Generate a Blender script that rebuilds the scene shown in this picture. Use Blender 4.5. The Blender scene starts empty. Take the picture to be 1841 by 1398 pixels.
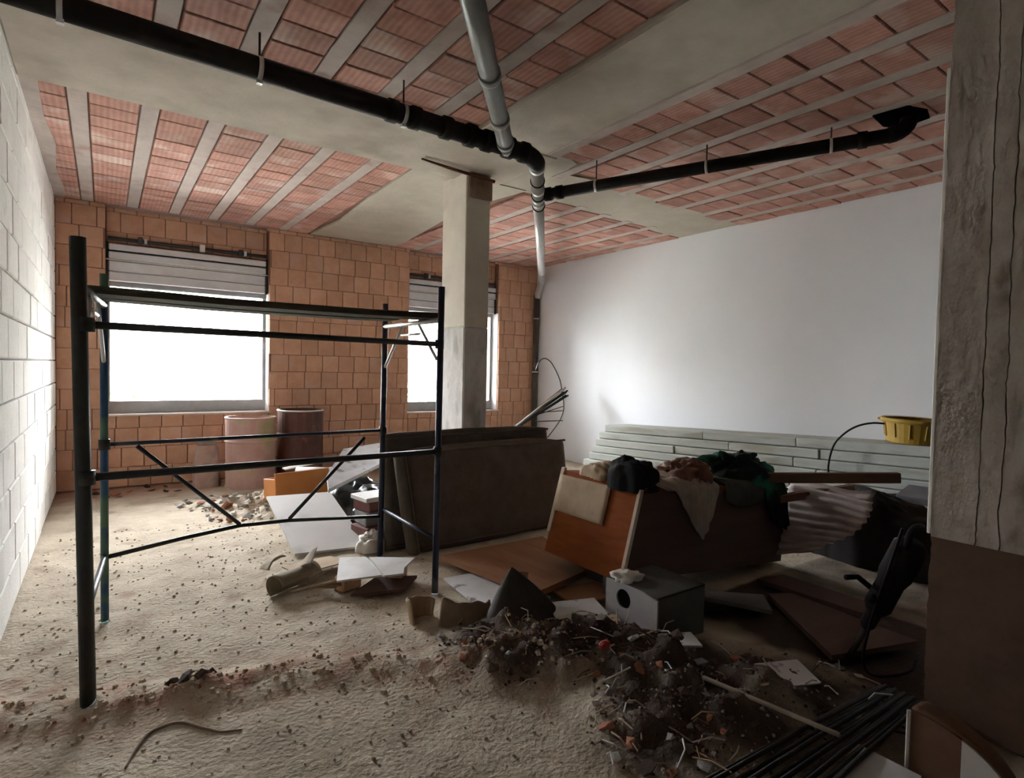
import bpy, math, random
from mathutils import Vector, Matrix, noise, Euler

random.seed(7)
S = bpy.context.scene
COL = S.collection

# ------------------------------------------------------------------ camera
F_PX, YAW, PITCH, ROLL, CAM_H = 1038.5, 0.61518, 0.033188, -0.02055, 1.5
fwd = Vector((math.sin(YAW) * math.cos(PITCH), math.cos(YAW) * math.cos(PITCH), -math.sin(PITCH)))
rt0 = Vector((math.cos(YAW), -math.sin(YAW), 0))
up0 = rt0.cross(fwd)
RT = math.cos(ROLL) * rt0 - math.sin(ROLL) * up0
UP = math.sin(ROLL) * rt0 + math.cos(ROLL) * up0
cam_data = bpy.data.cameras.new('camera')
cam_data.sensor_width = 36.0
cam_data.lens = 36.0 * F_PX / 1841.0
cam_data.clip_start = 0.05
cam_data.clip_end = 200
cam = bpy.data.objects.new('camera', cam_data)
COL.objects.link(cam)
cam.matrix_world = Matrix(((RT.x, UP.x, -fwd.x, 0), (RT.y, UP.y, -fwd.y, 0),
                           (RT.z, UP.z, -fwd.z, CAM_H), (0, 0, 0, 1)))
S.camera = cam

# ------------------------------------------------------------------ world, light, exposure
world = bpy.data.worlds.new('overcast_sky')
S.world = world
world.use_nodes = True
bg = world.node_tree.nodes['Background']
bg.inputs['Color'].default_value = (0.96, 0.955, 1.0, 1)
bg.inputs['Strength'].default_value = 9.0
S.view_settings.view_transform = 'Standard'
S.view_settings.look = 'None'
S.view_settings.gamma = 1.0
S.view_settings.use_curve_mapping = False
S.view_settings.exposure = 3.12
S.cycles.max_bounces = 12
S.cycles.diffuse_bounces = 7
S.cycles.transparent_max_bounces = 8
S.cycles.sample_clamp_indirect = 8.0


def portal(name, loc, rot, sx, sy):
    """light portal: guides sampling of the sky through an opening, emits nothing itself"""
    d = bpy.data.lights.new(name, 'AREA')
    d.shape = 'RECTANGLE'
    d.size, d.size_y = sx, sy
    d.cycles.is_portal = True
    o = bpy.data.objects.new(name, d)
    COL.objects.link(o)
    o.location = loc
    o.rotation_euler = rot
    return o


# room numbers (metres): x runs along the window wall, y towards it
XL, XR, YB, ZC, YN = -0.45, 6.40, 8.32, 3.34, -5.0
WIN = ((0.02, 1.83, 0.87, 2.47), (3.89, 5.58, 0.80, 2.47))
portal('sky_portal', (0.925, 8.5, 1.67), (math.radians(-90), 0, 0), 1.78, 1.58)
portal('sky_portal', (4.735, 8.5, 1.64), (math.radians(-90), 0, 0), 1.66, 1.62)


# ------------------------------------------------------------------ materials
def _n(nt, t, **kw):
    n = nt.nodes.new(t)
    for k, v in kw.items():
        setattr(n, k, v)
    return n


def mat(name, c1, c2, scale=6.0, rough=0.85, bump=0.0, bscale=None, rnd=0.0, c3=None, c3scale=2.0,
        c3lo=0.55, c3hi=0.68, metal=0.0, detail=6.0, stretch=(1, 1, 1), ridges=None, spec=0.3, world_co=False, bdist=0.01):
    """noise between c1 and c2, optional third colour in blotches, optional per-object tint, bump and ridges"""
    m = bpy.data.materials.new(name)
    m.use_nodes = True
    nt = m.node_tree
    L = nt.links.new
    p = nt.nodes['Principled BSDF']
    p.inputs['Roughness'].default_value = rough
    p.inputs['Metallic'].default_value = metal
    p.inputs['Specular IOR Level'].default_value = spec
    tc = _n(nt, 'ShaderNodeTexCoord')
    oi = _n(nt, 'ShaderNodeObjectInfo')
    if world_co:
        geo = _n(nt, 'ShaderNodeNewGeometry')
        src = geo.outputs['Position']
    else:
        mul = _n(nt, 'ShaderNodeMath', operation='MULTIPLY')
        mul.inputs[1].default_value = 37.0
        L(oi.outputs['Random'], mul.inputs[0])
        add = _n(nt, 'ShaderNodeVectorMath', operation='ADD')
        L(tc.outputs['Object'], add.inputs[0])
        L(mul.outputs[0], add.inputs[1])
        src = add.outputs[0]
    mp = _n(nt, 'ShaderNodeMapping')
    mp.inputs['Scale'].default_value = stretch
    L(src, mp.inputs['Vector'])
    nz = _n(nt, 'ShaderNodeTexNoise')
    nz.inputs['Scale'].default_value = scale
    nz.inputs['Detail'].default_value = detail
    nz.inputs['Roughness'].default_value = 0.65
    L(mp.outputs[0], nz.inputs['Vector'])
    cr = _n(nt, 'ShaderNodeValToRGB')
    cr.color_ramp.elements[0].position = 0.32
    cr.color_ramp.elements[1].position = 0.70
    cr.color_ramp.elements[0].color = (*c1, 1)
    cr.color_ramp.elements[1].color = (*c2, 1)
    L(nz.outputs['Fac'], cr.inputs['Fac'])
    out = cr.outputs['Color']
    if c3 is not None:
        n3 = _n(nt, 'ShaderNodeTexNoise')
        n3.inputs['Scale'].default_value = c3scale
        n3.inputs['Detail'].default_value = 5.0
        L(mp.outputs[0], n3.inputs['Vector'])
        mr = _n(nt, 'ShaderNodeMapRange')
        mr.inputs['From Min'].default_value = c3lo
        mr.inputs['From Max'].default_value = c3hi
        L(n3.outputs['Fac'], mr.inputs['Value'])
        mx = _n(nt, 'ShaderNodeMix', data_type='RGBA')
        L(mr.outputs[0], mx.inputs[0])
        L(out, mx.inputs[6])
        mx.inputs[7].default_value = (*c3, 1)
        out = mx.outputs[2]
    if rnd:
        mr2 = _n(nt, 'ShaderNodeMapRange')
        mr2.inputs['To Min'].default_value = 1.0 - rnd
        mr2.inputs['To Max'].default_value = 1.0 + rnd
        L(oi.outputs['Random'], mr2.inputs['Value'])
        hs = _n(nt, 'ShaderNodeHueSaturation')
        L(mr2.outputs[0], hs.inputs['Value'])
        L(out, hs.inputs['Color'])
        out = hs.outputs['Color']
    bh = None
    if bump:
        nb = _n(nt, 'ShaderNodeTexNoise')
        nb.inputs['Scale'].default_value = bscale or scale * 4
        nb.inputs['Detail'].default_value = 8.0
        L(mp.outputs[0], nb.inputs['Vector'])
        bh = nb.outputs['Fac']
    if ridges:                       # (axis, number per metre, strength)
        wv = _n(nt, 'ShaderNodeTexWave', wave_type='BANDS', bands_direction=ridges[0])
        wv.inputs['Scale'].default_value = ridges[1] / 3.2
        wv.inputs['Distortion'].default_value = 0.6
        wv.inputs['Detail'].default_value = 1.0
        L(tc.outputs['Object'], wv.inputs['Vector'])
        mxr = _n(nt, 'ShaderNodeMix', data_type='RGBA', blend_type='MULTIPLY')
        mrr = _n(nt, 'ShaderNodeMapRange')
        mrr.inputs['To Min'].default_value = 1.0 - ridges[2]
        L(wv.outputs['Fac'], mrr.inputs['Value'])
        mxr.inputs[0].default_value = 1.0
        L(out, mxr.inputs[6])
        L(mrr.outputs[0], mxr.inputs[7])
        out = mxr.outputs[2]
        if bh:
            ad = _n(nt, 'ShaderNodeMath', operation='ADD')
            L(bh, ad.inputs[0])
            L(wv.outputs['Fac'], ad.inputs[1])
            bh = ad.outputs[0]
        else:
            bh = wv.outputs['Fac']
    L(out, p.inputs['Base Color'])
    if bh:
        b = _n(nt, 'ShaderNodeBump')
        b.inputs['Strength'].default_value = bump or 0.4
        b.inputs['Distance'].default_value = bdist
        L(bh, b.inputs['Height'])
        L(b.outputs[0], p.inputs['Normal'])
    return m


M = {}
M['mortar_red'] = mat('dark_clay_joint', (.19, .10, .065), (.27, .15, .10), 8)
M['brick'] = mat('terracotta_block', (.50, .285, .185), (.60, .37, .255), 7, .9, .35, 60, rnd=.10, c3=(.56, .36, .28), c3scale=3)
M['ctile'] = mat('ceiling_clay_block', (.40, .195, .15), (.54, .30, .24), 6, .9, .3, 50, rnd=.16,
                 c3=(.58, .42, .36), c3scale=2.5, ridges=('X', 26, .16))
M['concrete'] = mat('grey_concrete', (.42, .37, .31), (.54, .485, .415), 3, .92, .3, 40, c3=(.36, .31, .26), c3scale=1.3, world_co=True)
M['joist'] = mat('joist_concrete', (.40, .335, .305), (.52, .445, .41), 5, .92, .3, 50, rnd=.08, c3=(.36, .24, .20), c3scale=4, c3lo=.6, c3hi=.75)
M['infill'] = mat('rough_infill_concrete', (.40, .36, .295), (.49, .445, .37), 2.5, .95, .4, 25, world_co=True)
M['block'] = mat('pale_concrete_block', (.78, .78, .755), (.86, .86, .83), 9, .92, .4, 70, rnd=.05, c3=(.58, .57, .53), c3scale=5, c3lo=.62, c3hi=.8)
M['joint_grey'] = mat('grey_mortar', (.20, .20, .19), (.32, .31, .29), 12, .95, .3, 60)
M['plaster'] = mat('white_plaster', (.74, .77, .81), (.78, .805, .84), 1.2, .8, .04, 30, world_co=True)
M['dark_steel'] = mat('dark_green_black_steel', (.012, .016, .016), (.03, .035, .034), 10, .5, spec=.5)


# ------------------------------------------------------------------ mesh helpers
class MB:
    def __init__(self):
        self.v, self.f = [], []

    def add(self, vs, fs, mtx=None):
        o = len(self.v)
        self.v += [tuple(mtx @ Vector(p)) if mtx is not None else tuple(p) for p in vs]
        self.f += [tuple(i + o for i in q) for q in fs]
        return self

    def box(self, c, s, rot=None):
        """plain box, centre c, size s"""
        hx, hy, hz = s[0] / 2, s[1] / 2, s[2] / 2
        vs = [(-hx, -hy, -hz), (hx, -hy, -hz), (hx, hy, -hz), (-hx, hy, -hz),
              (-hx, -hy, hz), (hx, -hy, hz), (hx, hy, hz), (-hx, hy, hz)]
        fs = [(3, 2, 1, 0), (4, 5, 6, 7), (0, 1, 5, 4), (1, 2, 6, 5), (2, 3, 7, 6), (3, 0, 4, 7)]
        return self.add(vs, fs, Matrix.Translation(c) @ (rot.to_4x4() if rot else Matrix()))

    def cbox(self, c, s, ch=.006, rot=None):
        """box with chamfered edges"""
        h = [x / 2 for x in s]
        ch = min(ch, min(h) * .8)
        vs, idx = [], {}
        for sx in (-1, 1):
            for sy in (-1, 1):
                for sz in (-1, 1):
                    for a in range(3):
                        p = [sx * h[0], sy * h[1], sz * h[2]]
                        for b in range(3):
                            if b != a:
                                p[b] -= (sx, sy, sz)[b] * ch
                        idx[(sx, sy, sz, a)] = len(vs)
                        vs.append(p)
        fs = []
        def q(*k):
            fs.append(tuple(idx[i] for i in k))
        for s_ in (-1, 1):
            o = ((-1, -1), (1, -1), (1, 1), (-1, 1))
            o = o if s_ == 1 else o[::-1]
            q(*[(s_, a, b, 0) for a, b in o])
            q(*[(b, s_, a, 1) for a, b in o])
            q(*[(a, b, s_, 2) for a, b in o])
        for a in (-1, 1):
            for b in (-1, 1):
                w = (a * b > 0)
                for e in (((-1, a, b, 1), (1, a, b, 1), (1, a, b, 2), (-1, a, b, 2)),
                          ((b, -1, a, 2), (b, 1, a, 2), (b, 1, a, 0), (b, -1, a, 0)),
                          ((a, b, -1, 0), (a, b, 1, 0), (a, b, 1, 1), (a, b, -1, 1))):
                    e = e if not w else e[::-1]
                    q(*e)
        for sx in (-1, 1):
            for sy in (-1, 1):
                for sz in (-1, 1):
                    t = [(sx, sy, sz, 0), (sx, sy, sz, 1), (sx, sy, sz, 2)]
                    q(*(t if sx * sy * sz > 0 else t[::-1]))
        return self.add(vs, fs, Matrix.Translation(c) @ (rot.to_4x4() if rot else Matrix()))

    def tube(self, pts, r, n=10, caps=True, inner=None):
        """tube along a polyline; r number or list; inner = wall thickness for an open pipe"""
        pts = [Vector(p) for p in pts]
        rs = r if isinstance(r, (list, tuple)) else [r] * len(pts)
        ref = None
        rings = []
        for i, p in enumerate(pts):
            t = (pts[min(i + 1, len(pts) - 1)] - pts[max(i - 1, 0)]).normalized()
            if ref is None:
                ref = t.orthogonal().normalized()
            ref = (ref - t * ref.dot(t)).normalized()
            bn = t.cross(ref)
            rings.append([p + (ref * math.cos(2 * math.pi * k / n) + bn * math.sin(2 * math.pi * k / n)) * rs[i] for k in range(n)])
        vs = [v for ring in rings for v in ring]
        fs = []
        for i in range(len(rings) - 1):
            for k in range(n):
                fs.append((i * n + k, i * n + (k + 1) % n, (i + 1) * n + (k + 1) % n, (i + 1) * n + k))
        if caps:
            fs.append(tuple(range(n))[::-1])
            fs.append(tuple((len(rings) - 1) * n + k for k in range(n)))
        return self.add(vs, fs)

    def lathe(self, prof, n=24, mtx=None):
        """profile [(r, z)] turned about z"""
        vs = [(r * math.cos(2 * math.pi * k / n), r * math.sin(2 * math.pi * k / n), z) for r, z in prof for k in range(n)]
        fs = []
        for i in range(len(prof) - 1):
            for k in range(n):
                fs.append((i * n + k, i * n + (k + 1) % n, (i + 1) * n + (k + 1) % n, (i + 1) * n + k))
        return self.add(vs, fs, mtx)

    def slab(self, poly, th, mtx=None):
        """polygon (list of 3D points, roughly planar) thickened by vector th"""
        n = len(poly)
        th = Vector(th)
        a = [Vector(p) for p in poly]
        vs = a + [p + th for p in a]
        fs = [tuple(range(n))[::-1], tuple(range(n, 2 * n))]
        for i in range(n):
            j = (i + 1) % n
            fs.append((i, j, n + j, n + i))
        return self.add(vs, fs, mtx)

    def grid(self, fn, nu, nv, close_u=False):
        vs = [fn(i / nu, j / nv) for j in range(nv + 1) for i in range(nu + 1)]
        fs = [(j * (nu + 1) + i, j * (nu + 1) + i + 1, (j + 1) * (nu + 1) + i + 1, (j + 1) * (nu + 1) + i)
              for j in range(nv) for i in range(nu)]
        return self.add(vs, fs)

    def mesh(self, name, smooth=False):
        me = bpy.data.meshes.new(name)
        me.from_pydata(self.v, [], self.f)
        if smooth:
            me.polygons.foreach_set('use_smooth', [True] * len(me.polygons))
        me.update()
        return me

    def build(self, name, material, parent=None, smooth=False, solid=None, subsurf=0, autosmooth=None):
        o = bpy.data.objects.new(name, self.mesh(name, smooth))
        o.data.materials.append(M[material] if isinstance(material, str) else material)
        COL.objects.link(o)
        if parent is not None:
            o.parent = parent
        if solid:
            md = o.modifiers.new('thickness', 'SOLIDIFY')
            md.thickness = solid
            md.offset = 0
        if subsurf:
            md = o.modifiers.new('round', 'SUBSURF')
            md.levels = md.render_levels = subsurf
        return o


def tag(o, label, cat, group=None, kind=None):
    if label:
        o['label'] = label
    if cat:
        o['category'] = cat
    if group:
        o['group'] = group
    if kind:
        o['kind'] = kind
    return o


def empty(name, loc=(0, 0, 0), label=None, cat=None, group=None, kind=None, rot=(0, 0, 0)):
    o = bpy.data.objects.new(name, None)
    o.empty_display_size = .1
    o.location = loc
    o.rotation_euler = rot
    COL.objects.link(o)
    tag(o, label, cat, group, kind)
    return o


def struct(o):
    o['kind'] = 'structure'
    return o


def view_size(c, r):
    """how large a ball of radius r at c shows in the photograph (0 outside it)"""
    q = Vector(c) - Vector((0, 0, CAM_H))
    w = q.dot(fwd)
    if w < .2:
        return 0
    x, y = F_PX * q.dot(RT) / w, F_PX * q.dot(UP) / w
    pr = F_PX * r / w
    if abs(x) > 920 + pr or abs(y) > 699 + pr:
        return 0
    return pr


_mesh_cache = {}


def pieces(parent, name, items, material, ch=.006, limit=300, rest_name=None):
    """items (centre, size): the largest in view one object each (shared meshes), the others joined as stuff"""
    items = sorted(items, key=lambda it: -view_size(it[0], max(it[1]) / 2))
    for c, s in items[:limit]:
        key = (name, material, tuple(round(x, 3) for x in s))
        me = _mesh_cache.get(key)
        if me is None:
            me = MB().cbox((0, 0, 0), s, ch).mesh(name)
            me.materials.append(M[material])
            _mesh_cache[key] = me
        o = bpy.data.objects.new(name, me)
        o.location = c
        COL.objects.link(o)
        o.parent = parent
    rest = items[limit:]
    if rest:
        mb = MB()
        for c, s in rest:
            mb.cbox(c, s, ch)
        o = mb.build(rest_name or name + '_remainder', material, parent)
        o['kind'] = 'stuff'


# ================================================================== THE SETTING
# ------------------------------------------------------------------ left wall: pale concrete blocks
mb = MB().box((XL - .16, (YN + YB + .4) / 2, ZC / 2), (.28, YB - YN + .4, ZC + .5))
wall_left = struct(mb.build('wall_left', 'joint_grey'))
items = []
zr = 0.0
row = 0
while zr < ZC - .03:
    z1 = min(zr + .25, ZC)
    y = -.6 - (.25 if row % 2 else 0)
    while y < YB:
        y1 = min(y + .5, YB)
        if y1 - y > .04:
            w = random.uniform(-.003, .003)
            items.append(((XL - .03 + w, (y + y1) / 2, (zr + z1) / 2), (.06, y1 - y - .011, z1 - zr - .011)))
        y += .5
    zr += .25
    row += 1
pieces(wall_left, 'concrete_block', items, 'block', .007)

# ------------------------------------------------------------------ window wall: terracotta blocks, two bays
YR = 8.47      # the recessed plane above and around the windows
mb = MB()
yo = 8.72
for x0, x1 in ((XL, WIN[0][0]), (WIN[0][1], WIN[1][0]), (WIN[1][1], XR)):
    xa, xb = (x0 - .1 if x0 == XL else x0 + .005), (x1 + .1 if x1 == XR else x1 - .005)
    mb.box(((xa + xb) / 2, (YB + .015 + yo) / 2, ZC / 2), (xb - xa, yo - YB - .015, ZC + .4))
for x0, x1, z0, z1 in WIN:
    mb.box(((x0 + x1) / 2, (YB + .015 + yo) / 2, z0 / 2 - .15), (x1 - x0 + .01, yo - YB - .015, z0 + .275))
    mb.box(((x0 + x1) / 2, (YR + .015 + yo) / 2, (z1 + ZC) / 2), (x1 - x0 + .01, yo - YR - .015, ZC - z1))
wall_back = struct(mb.build('wall_back', 'mortar_red'))
items = []


def brick_field(x0, x1, z0, z1, y, row0=0):
    """rows of blocks .232 x .235, running bond, clipped to the rectangle"""
    k = int(math.floor(z0 / .235))
    while k * .235 < z1 - .02:
        za, zb = max(k * .235, z0), min((k + 1) * .235, z1)
        off = (.116 if k % 2 else 0) + (.05 * ((k * 7) % 3))
        x = math.floor((x0 - off) / .232) * .232 + off
        while x < x1:
            xa, xb = max(x, x0), min(x + .232, x1)
            if xb - xa > .03 and zb - za > .03:
                w = random.uniform(-.005, .005)
                items.append((((xa + xb) / 2, y + .03 + w, (za + zb) / 2), (xb - xa - .009, .06, zb - za - .004)))
            x += .232
        k += 1


brick_field(XL, WIN[0][0], 0, ZC, YB)
brick_field(WIN[0][1], WIN[1][0], 0, ZC, YB)
brick_field(WIN[1][1], XR, 0, ZC, YB)
for x0, x1, z0, z1 in WIN:
    brick_field(x0, x1, 0, z0 - .02, YB)
    brick_field(x0, x1, 2.93, ZC, YR)
pieces(wall_back, 'terracotta_block', items, 'brick', .005, rest_name='terracotta_blocks')

# ------------------------------------------------------------------ right wall: smooth white plaster
wall_right = struct(MB().box((XR + .1, (YN + YB + .4) / 2, ZC / 2), (.2, YB - YN + .4, ZC + .5)).build('wall_right', 'plaster'))
# wall behind the photographer
struct(MB().box(((XL + XR) / 2, YN - .12, ZC / 2), (XR - XL + .4, .24, ZC + .5)).build('wall_front', 'concrete'))

# ------------------------------------------------------------------ ceiling: clay blocks between concrete joists, flat beams
ceiling = struct(MB().box(((XL + XR) / 2, (YN + YB) / 2, ZC + .14), (XR - XL + .6, YB - YN + .9, .24)).build('ceiling', 'mortar_red'))
ceil_items = []
joists = []
B0, B1 = 3.85, 4.86            # cross beam
A0, A1 = 2.33, 3.15            # beam towards the camera
left_edges = [XL] + [a for k in range(6) for a in (-.21 + .43 * k, -.09 + .43 * k)] + [A0]
right_edges = [A1] + [a for k in range(7) for a in (3.48 + .43 * k, 3.60 + .43 * k)] + [XR]


def bay(x0, x1, y0, y1):
    y = math.floor(y0 / .235) * .235
    while y < y1:
        a, b = max(y, y0), min(y + .235, y1)
        if b - a > .03:
            ceil_items.append((((x0 + x1) / 2, (a + b) / 2, ZC + .02 + random.uniform(-.004, .004)), (x1 - x0 - .012, b - a - .008, .05)))
        y += .235


def joist(x0, x1, y0, y1):
    joists.append((((x0 + x1) / 2, (y0 + y1) / 2, ZC + .025), (x1 - x0 - .008, y1 - y0, .05)))


Y0 = .3
rag = (4.30, 4.22, 4.28, 4.20, 4.30, 4.25, 4.31, 4.26)
rag2 = (4.86, 4.90, 4.95, 5.02, 5.08, 5.06, 5.15, 5.18)
for i in range(0, len(left_edges), 2):
    x0, x1 = left_edges[i], left_edges[i + 1]
    bay(x0, x1, Y0, B0)
    bay(x0, x1, B1, YB)
    if i + 2 < len(left_edges):
        joist(x1, left_edges[i + 2], Y0, B0)
        joist(x1, left_edges[i + 2], B1, YB)
for i in range(0, len(right_edges), 2):
    x0, x1 = right_edges[i], right_edges[i + 1]
    k = i // 2
    bay(x0, x1, Y0, rag[k] - (.4 if k == 0 else .12 if k == 1 else 0))
    if k > 0:
        bay(x0, x1, rag2[k], YB)
    if i + 2 < len(right_edges):
        joist(x1, right_edges[i + 2], Y0, rag[k] + .05)
        if k > 0:
            joist(x1, right_edges[i + 2], rag2[k] - .06, YB)
bay(3.44, 3.60, 7.9, YB)
pieces(ceiling, 'clay_block', ceil_items, 'ctile', .006, rest_name='clay_blocks')
for c, s in joists:
    o = MB().cbox((0, 0, 0), s, .004).build('joist', 'joist', ceiling)
    o.location = c
# nearer part of the ceiling, above and behind the photographer
MB().box(((XL + XR) / 2, (YN + Y0) / 2, ZC + .01), (XR - XL, Y0 - YN, .04)).build('rear_slab', 'joist', ceiling)
# mortar fill along the top of the block wall
fill = [(XL - .02, B1 + .05), (XL + .10, B1 + .05), (XL + .085, 5.6), (XL + .12, 6.3), (XL + .08, 7.1), (XL + .11, 7.8), (XL + .09, YB), (XL - .02, YB)]
MB().slab([(x, y, ZC - .012) for x, y in fill], (0, 0, .03)).build('mortar_fill', 'joist', ceiling)
# beams
o = MB().cbox(((A0 + A1) / 2, (Y0 + B0) / 2 - .02, ZC + .01), (A1 - A0, B0 - Y0 + .06, .10), .012).build('beam', 'concrete', ceiling)
MB().cbox((A1 - .075, (Y0 + B0) / 2 - .02, ZC - .03), (.11, B0 - Y0, .04), .008).build('beam_edge_strip', 'joist', ceiling)
MB().cbox(((XL + A1) / 2, (B0 + B1) / 2, ZC + .005), (A1 - XL, B1 - B0, .11), .012).build('beam', 'concrete', ceiling)
MB().cbox(((XL + A1) / 2, B1 + .03, ZC + .0), (A1 - XL, .06, .05), .012).build('beam_edge_strip', 'joist', ceiling)
# right of the column the cross beam is poured between ragged block ends
poly = [(A1 - .05, 3.72)] + [(x, y) for k, y in enumerate(rag) for x in (right_edges[2 * k], right_edges[2 * k + 1])]
poly = [(A1 - .05, 3.80), (A1 + .3, 3.95)] + [(3.48, 4.10), (3.60, 4.16)] + [(right_edges[2 * k + j], rag[k] - (.05 * j)) for k in range(1, 8) for j in (0, 1)]
back = [(right_edges[2 * k + j], rag2[k] + .05 * j) for k in range(7, 0, -1) for j in (1, 0)] + [(A1 - .05, 4.86)]
MB().slab([(x, y, ZC + .004) for x, y in poly + back], (0, 0, .06)).build('beam_infill', 'infill', ceiling)
# flat strip from the column to the window wall
poly = [(2.33, 4.84), (3.55, 4.84), (3.42, 5.6), (3.46, 6.5), (3.56, 7.4), (3.66, 8.3), (2.36, 8.3), (2.44, 7.3), (2.36, 6.2)]
MB().slab([(x, y, ZC - .004) for x, y in poly], (0, 0, .05)).build('beam_infill', 'infill', ceiling)
# ------------------------------------------------------------------ floor: trodden sandy soil
RIDGE = [(-.45, 3.22), (.20, 2.97), (.84, 2.84), (1.49, 2.50), (1.9, 2.2)]
HEAP = [(1.75, 2.62, .26, .13), (2.0, 2.25, .30, .15), (2.15, 1.9, .34, .13), (2.45, 1.62, .42, .12), (2.0, 1.62, .28, .08),
        (2.75, 1.35, .35, .08), (1.75, 2.35, .25, .08), (2.3, 2.15, .3, .08), (1.85, 1.52, .26, .06), (2.15, 1.38, .28, .06)]
FAR_HEAP = [(1.45, 6.35, .45, .20), (1.9, 6.7, .45, .26), (1.15, 6.75, .35, .10), (2.3, 6.2, .5, .22), (2.1, 5.6, .45, .16),
            (2.7, 5.6, .5, .2)]


def seg_d(x, y, pts):
    best = 9
    for (ax, ay), (bx, by) in zip(pts, pts[1:]):
        dx, dy = bx - ax, by - ay
        t = max(0, min(1, ((x - ax) * dx + (y - ay) * dy) / (dx * dx + dy * dy)))
        best = min(best, math.hypot(x - ax - t * dx, y - ay - t * dy))
    return best


def floor_z(x, y):
    n1 = noise.noise((x * 1.1, y * 1.1, .3))
    n2 = noise.noise((x * 4.5, y * 4.5, 1.7))
    n3 = noise.noise((x * 13, y * 13, 4.1))
    z = -.012 + .012 * n1 + .009 * n2 + .006 * n3
    if -0.5 < x < 3 and 1.5 < y < 4:
        d = seg_d(x, y, RIDGE)
        z += .045 * math.exp(-(d / .13) ** 2) * (.55 + .8 * abs(noise.noise((x * 6, y * 6, 9))) + .3 * n3)
        z += .03 * math.exp(-(math.hypot(x - .32, y - 2.98) / .10) ** 2)
    for hx, hy, r, h in HEAP:
        d2 = ((x - hx) ** 2 + (y - hy) ** 2) / (r * r)
        if d2 < 5:
            z += h * math.exp(-d2 * 1.3) * (.7 + .5 * n2 + .35 * n3)
    for hx, hy, r, h in FAR_HEAP:
        d2 = ((x - hx) ** 2 + (y - hy) ** 2) / (r * r)
        if d2 < 5:
            z += h * .7 * math.exp(-d2 * 1.3) * (.7 + .5 * n2 + .35 * n3)
    return z


M['floor'] = mat('sandy_soil', (.39, .325, .245), (.56, .485, .38), 3.0, .97, .6, 48, c3=(.30, .225, .155), c3scale=3.5, c3lo=.58, c3hi=.72,
                 world_co=True, bdist=.02)
nt = M['floor'].node_tree
p = nt.nodes['Principled BSDF']
old = p.inputs['Base Color'].links[0].from_socket
at = _n(nt, 'ShaderNodeVertexColor', layer_name='dust_and_shade')
mx = _n(nt, 'ShaderNodeMix', data_type='RGBA')
sp = _n(nt, 'ShaderNodeSeparateColor')
nt.links.new(at.outputs['Color'], sp.inputs[0])
nt.links.new(sp.outputs['Red'], mx.inputs[0])
nt.links.new(old, mx.inputs[6])
mx.inputs[7].default_value = (.30, .15, .095, 1)
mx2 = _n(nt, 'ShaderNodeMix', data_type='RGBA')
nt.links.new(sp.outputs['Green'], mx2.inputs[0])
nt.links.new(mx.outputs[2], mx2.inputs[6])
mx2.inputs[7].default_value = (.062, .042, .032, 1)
nt.links.new(mx2.outputs[2], p.inputs['Base Color'])

FX0, FX1, FY0, FY1 = XL - .05, XR + .05, .4, YB + .05
NXF, NYF = 190, 230
fmb = MB().grid(lambda u, v: (lambda x, y: (x, y, floor_z(x, y)))(FX0 + (FX1 - FX0) * u, FY0 + (FY1 - FY0) * v), NXF, NYF)
o0 = len(fmb.v)
fmb.add([(FX0, YN - .3, -.015), (FX1, YN - .3, -.015), (FX1, FY0 + .01, -.015), (FX0, FY0 + .01, -.015)], [(0, 1, 2, 3)])
floor = struct(fmb.build('floor', 'floor', smooth=True))
ca = floor.data.color_attributes.new('dust_and_shade', 'FLOAT_COLOR', 'POINT')
for i, v in enumerate(floor.data.vertices):
    x, y = v.co.x, v.co.y
    d = seg_d(x, y, RIDGE)
    red = math.exp(-(d / .20) ** 2) * max(0, noise.noise((x * 7, y * 7, 2)) * 1.5 + .45)
    red += .8 * max(0, noise.noise((x * 5, y * 5, 8)) - .30)
    if y > 7.5:
        red += .7 * min(1, (y - 7.5) / .5)
    heap = 0
    for hx, hy, r, h in HEAP:
        heap = max(heap, math.exp(-((x - hx) ** 2 + (y - hy) ** 2) / (r * r) * 1.1))
    if x > 2.9 and y < 2.4:  # no heap here: right floor's shade painted dark, its lit sand patch left paler
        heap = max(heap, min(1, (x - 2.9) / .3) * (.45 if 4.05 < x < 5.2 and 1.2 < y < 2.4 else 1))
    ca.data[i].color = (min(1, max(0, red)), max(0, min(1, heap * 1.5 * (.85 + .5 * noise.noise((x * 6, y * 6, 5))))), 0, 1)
# ------------------------------------------------------------------ windows
M['frame'] = mat('grey_metal_frame', (.34, .36, .37), (.42, .44, .45), 8, .5)
M['white_reveal'] = mat('white_reveal', (.70, .70, .70), (.78, .78, .78), 4, .8)
M['sill_stone'] = mat('pale_sill', (.50, .42, .38), (.60, .53, .48), 9, .8)
M['slat'] = mat('grey_shutter_slat', (.60, .62, .66), (.72, .74, .77), 5, .45, metal=.2, spec=.5)
M['slat_dark'] = mat('dark_shutter_parts', (.03, .03, .035), (.06, .06, .065), 8, .5)
M['cream'] = mat('cream_paint', (.62, .60, .55), (.72, .70, .66), 6, .6)
M['grille'] = mat('pale_grille', (.30, .31, .32), (.38, .39, .40), 6, .6)
g = bpy.data.materials.new('window_glass')
g.use_nodes = True
nt = g.node_tree
nt.nodes.remove(nt.nodes['Principled BSDF'])
tr = _n(nt, 'ShaderNodeBsdfTransparent')
tr.inputs['Color'].default_value = (.94, .96, .95, 1)
gl = _n(nt, 'ShaderNodeBsdfGlossy')
gl.inputs['Roughness'].default_value = .02
fr = _n(nt, 'ShaderNodeFresnel')
fr.inputs['IOR'].default_value = 1.45
ms = _n(nt, 'ShaderNodeMixShader')
nt.links.new(fr.outputs[0], ms.inputs[0])
nt.links.new(tr.outputs[0], ms.inputs[1])
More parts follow.
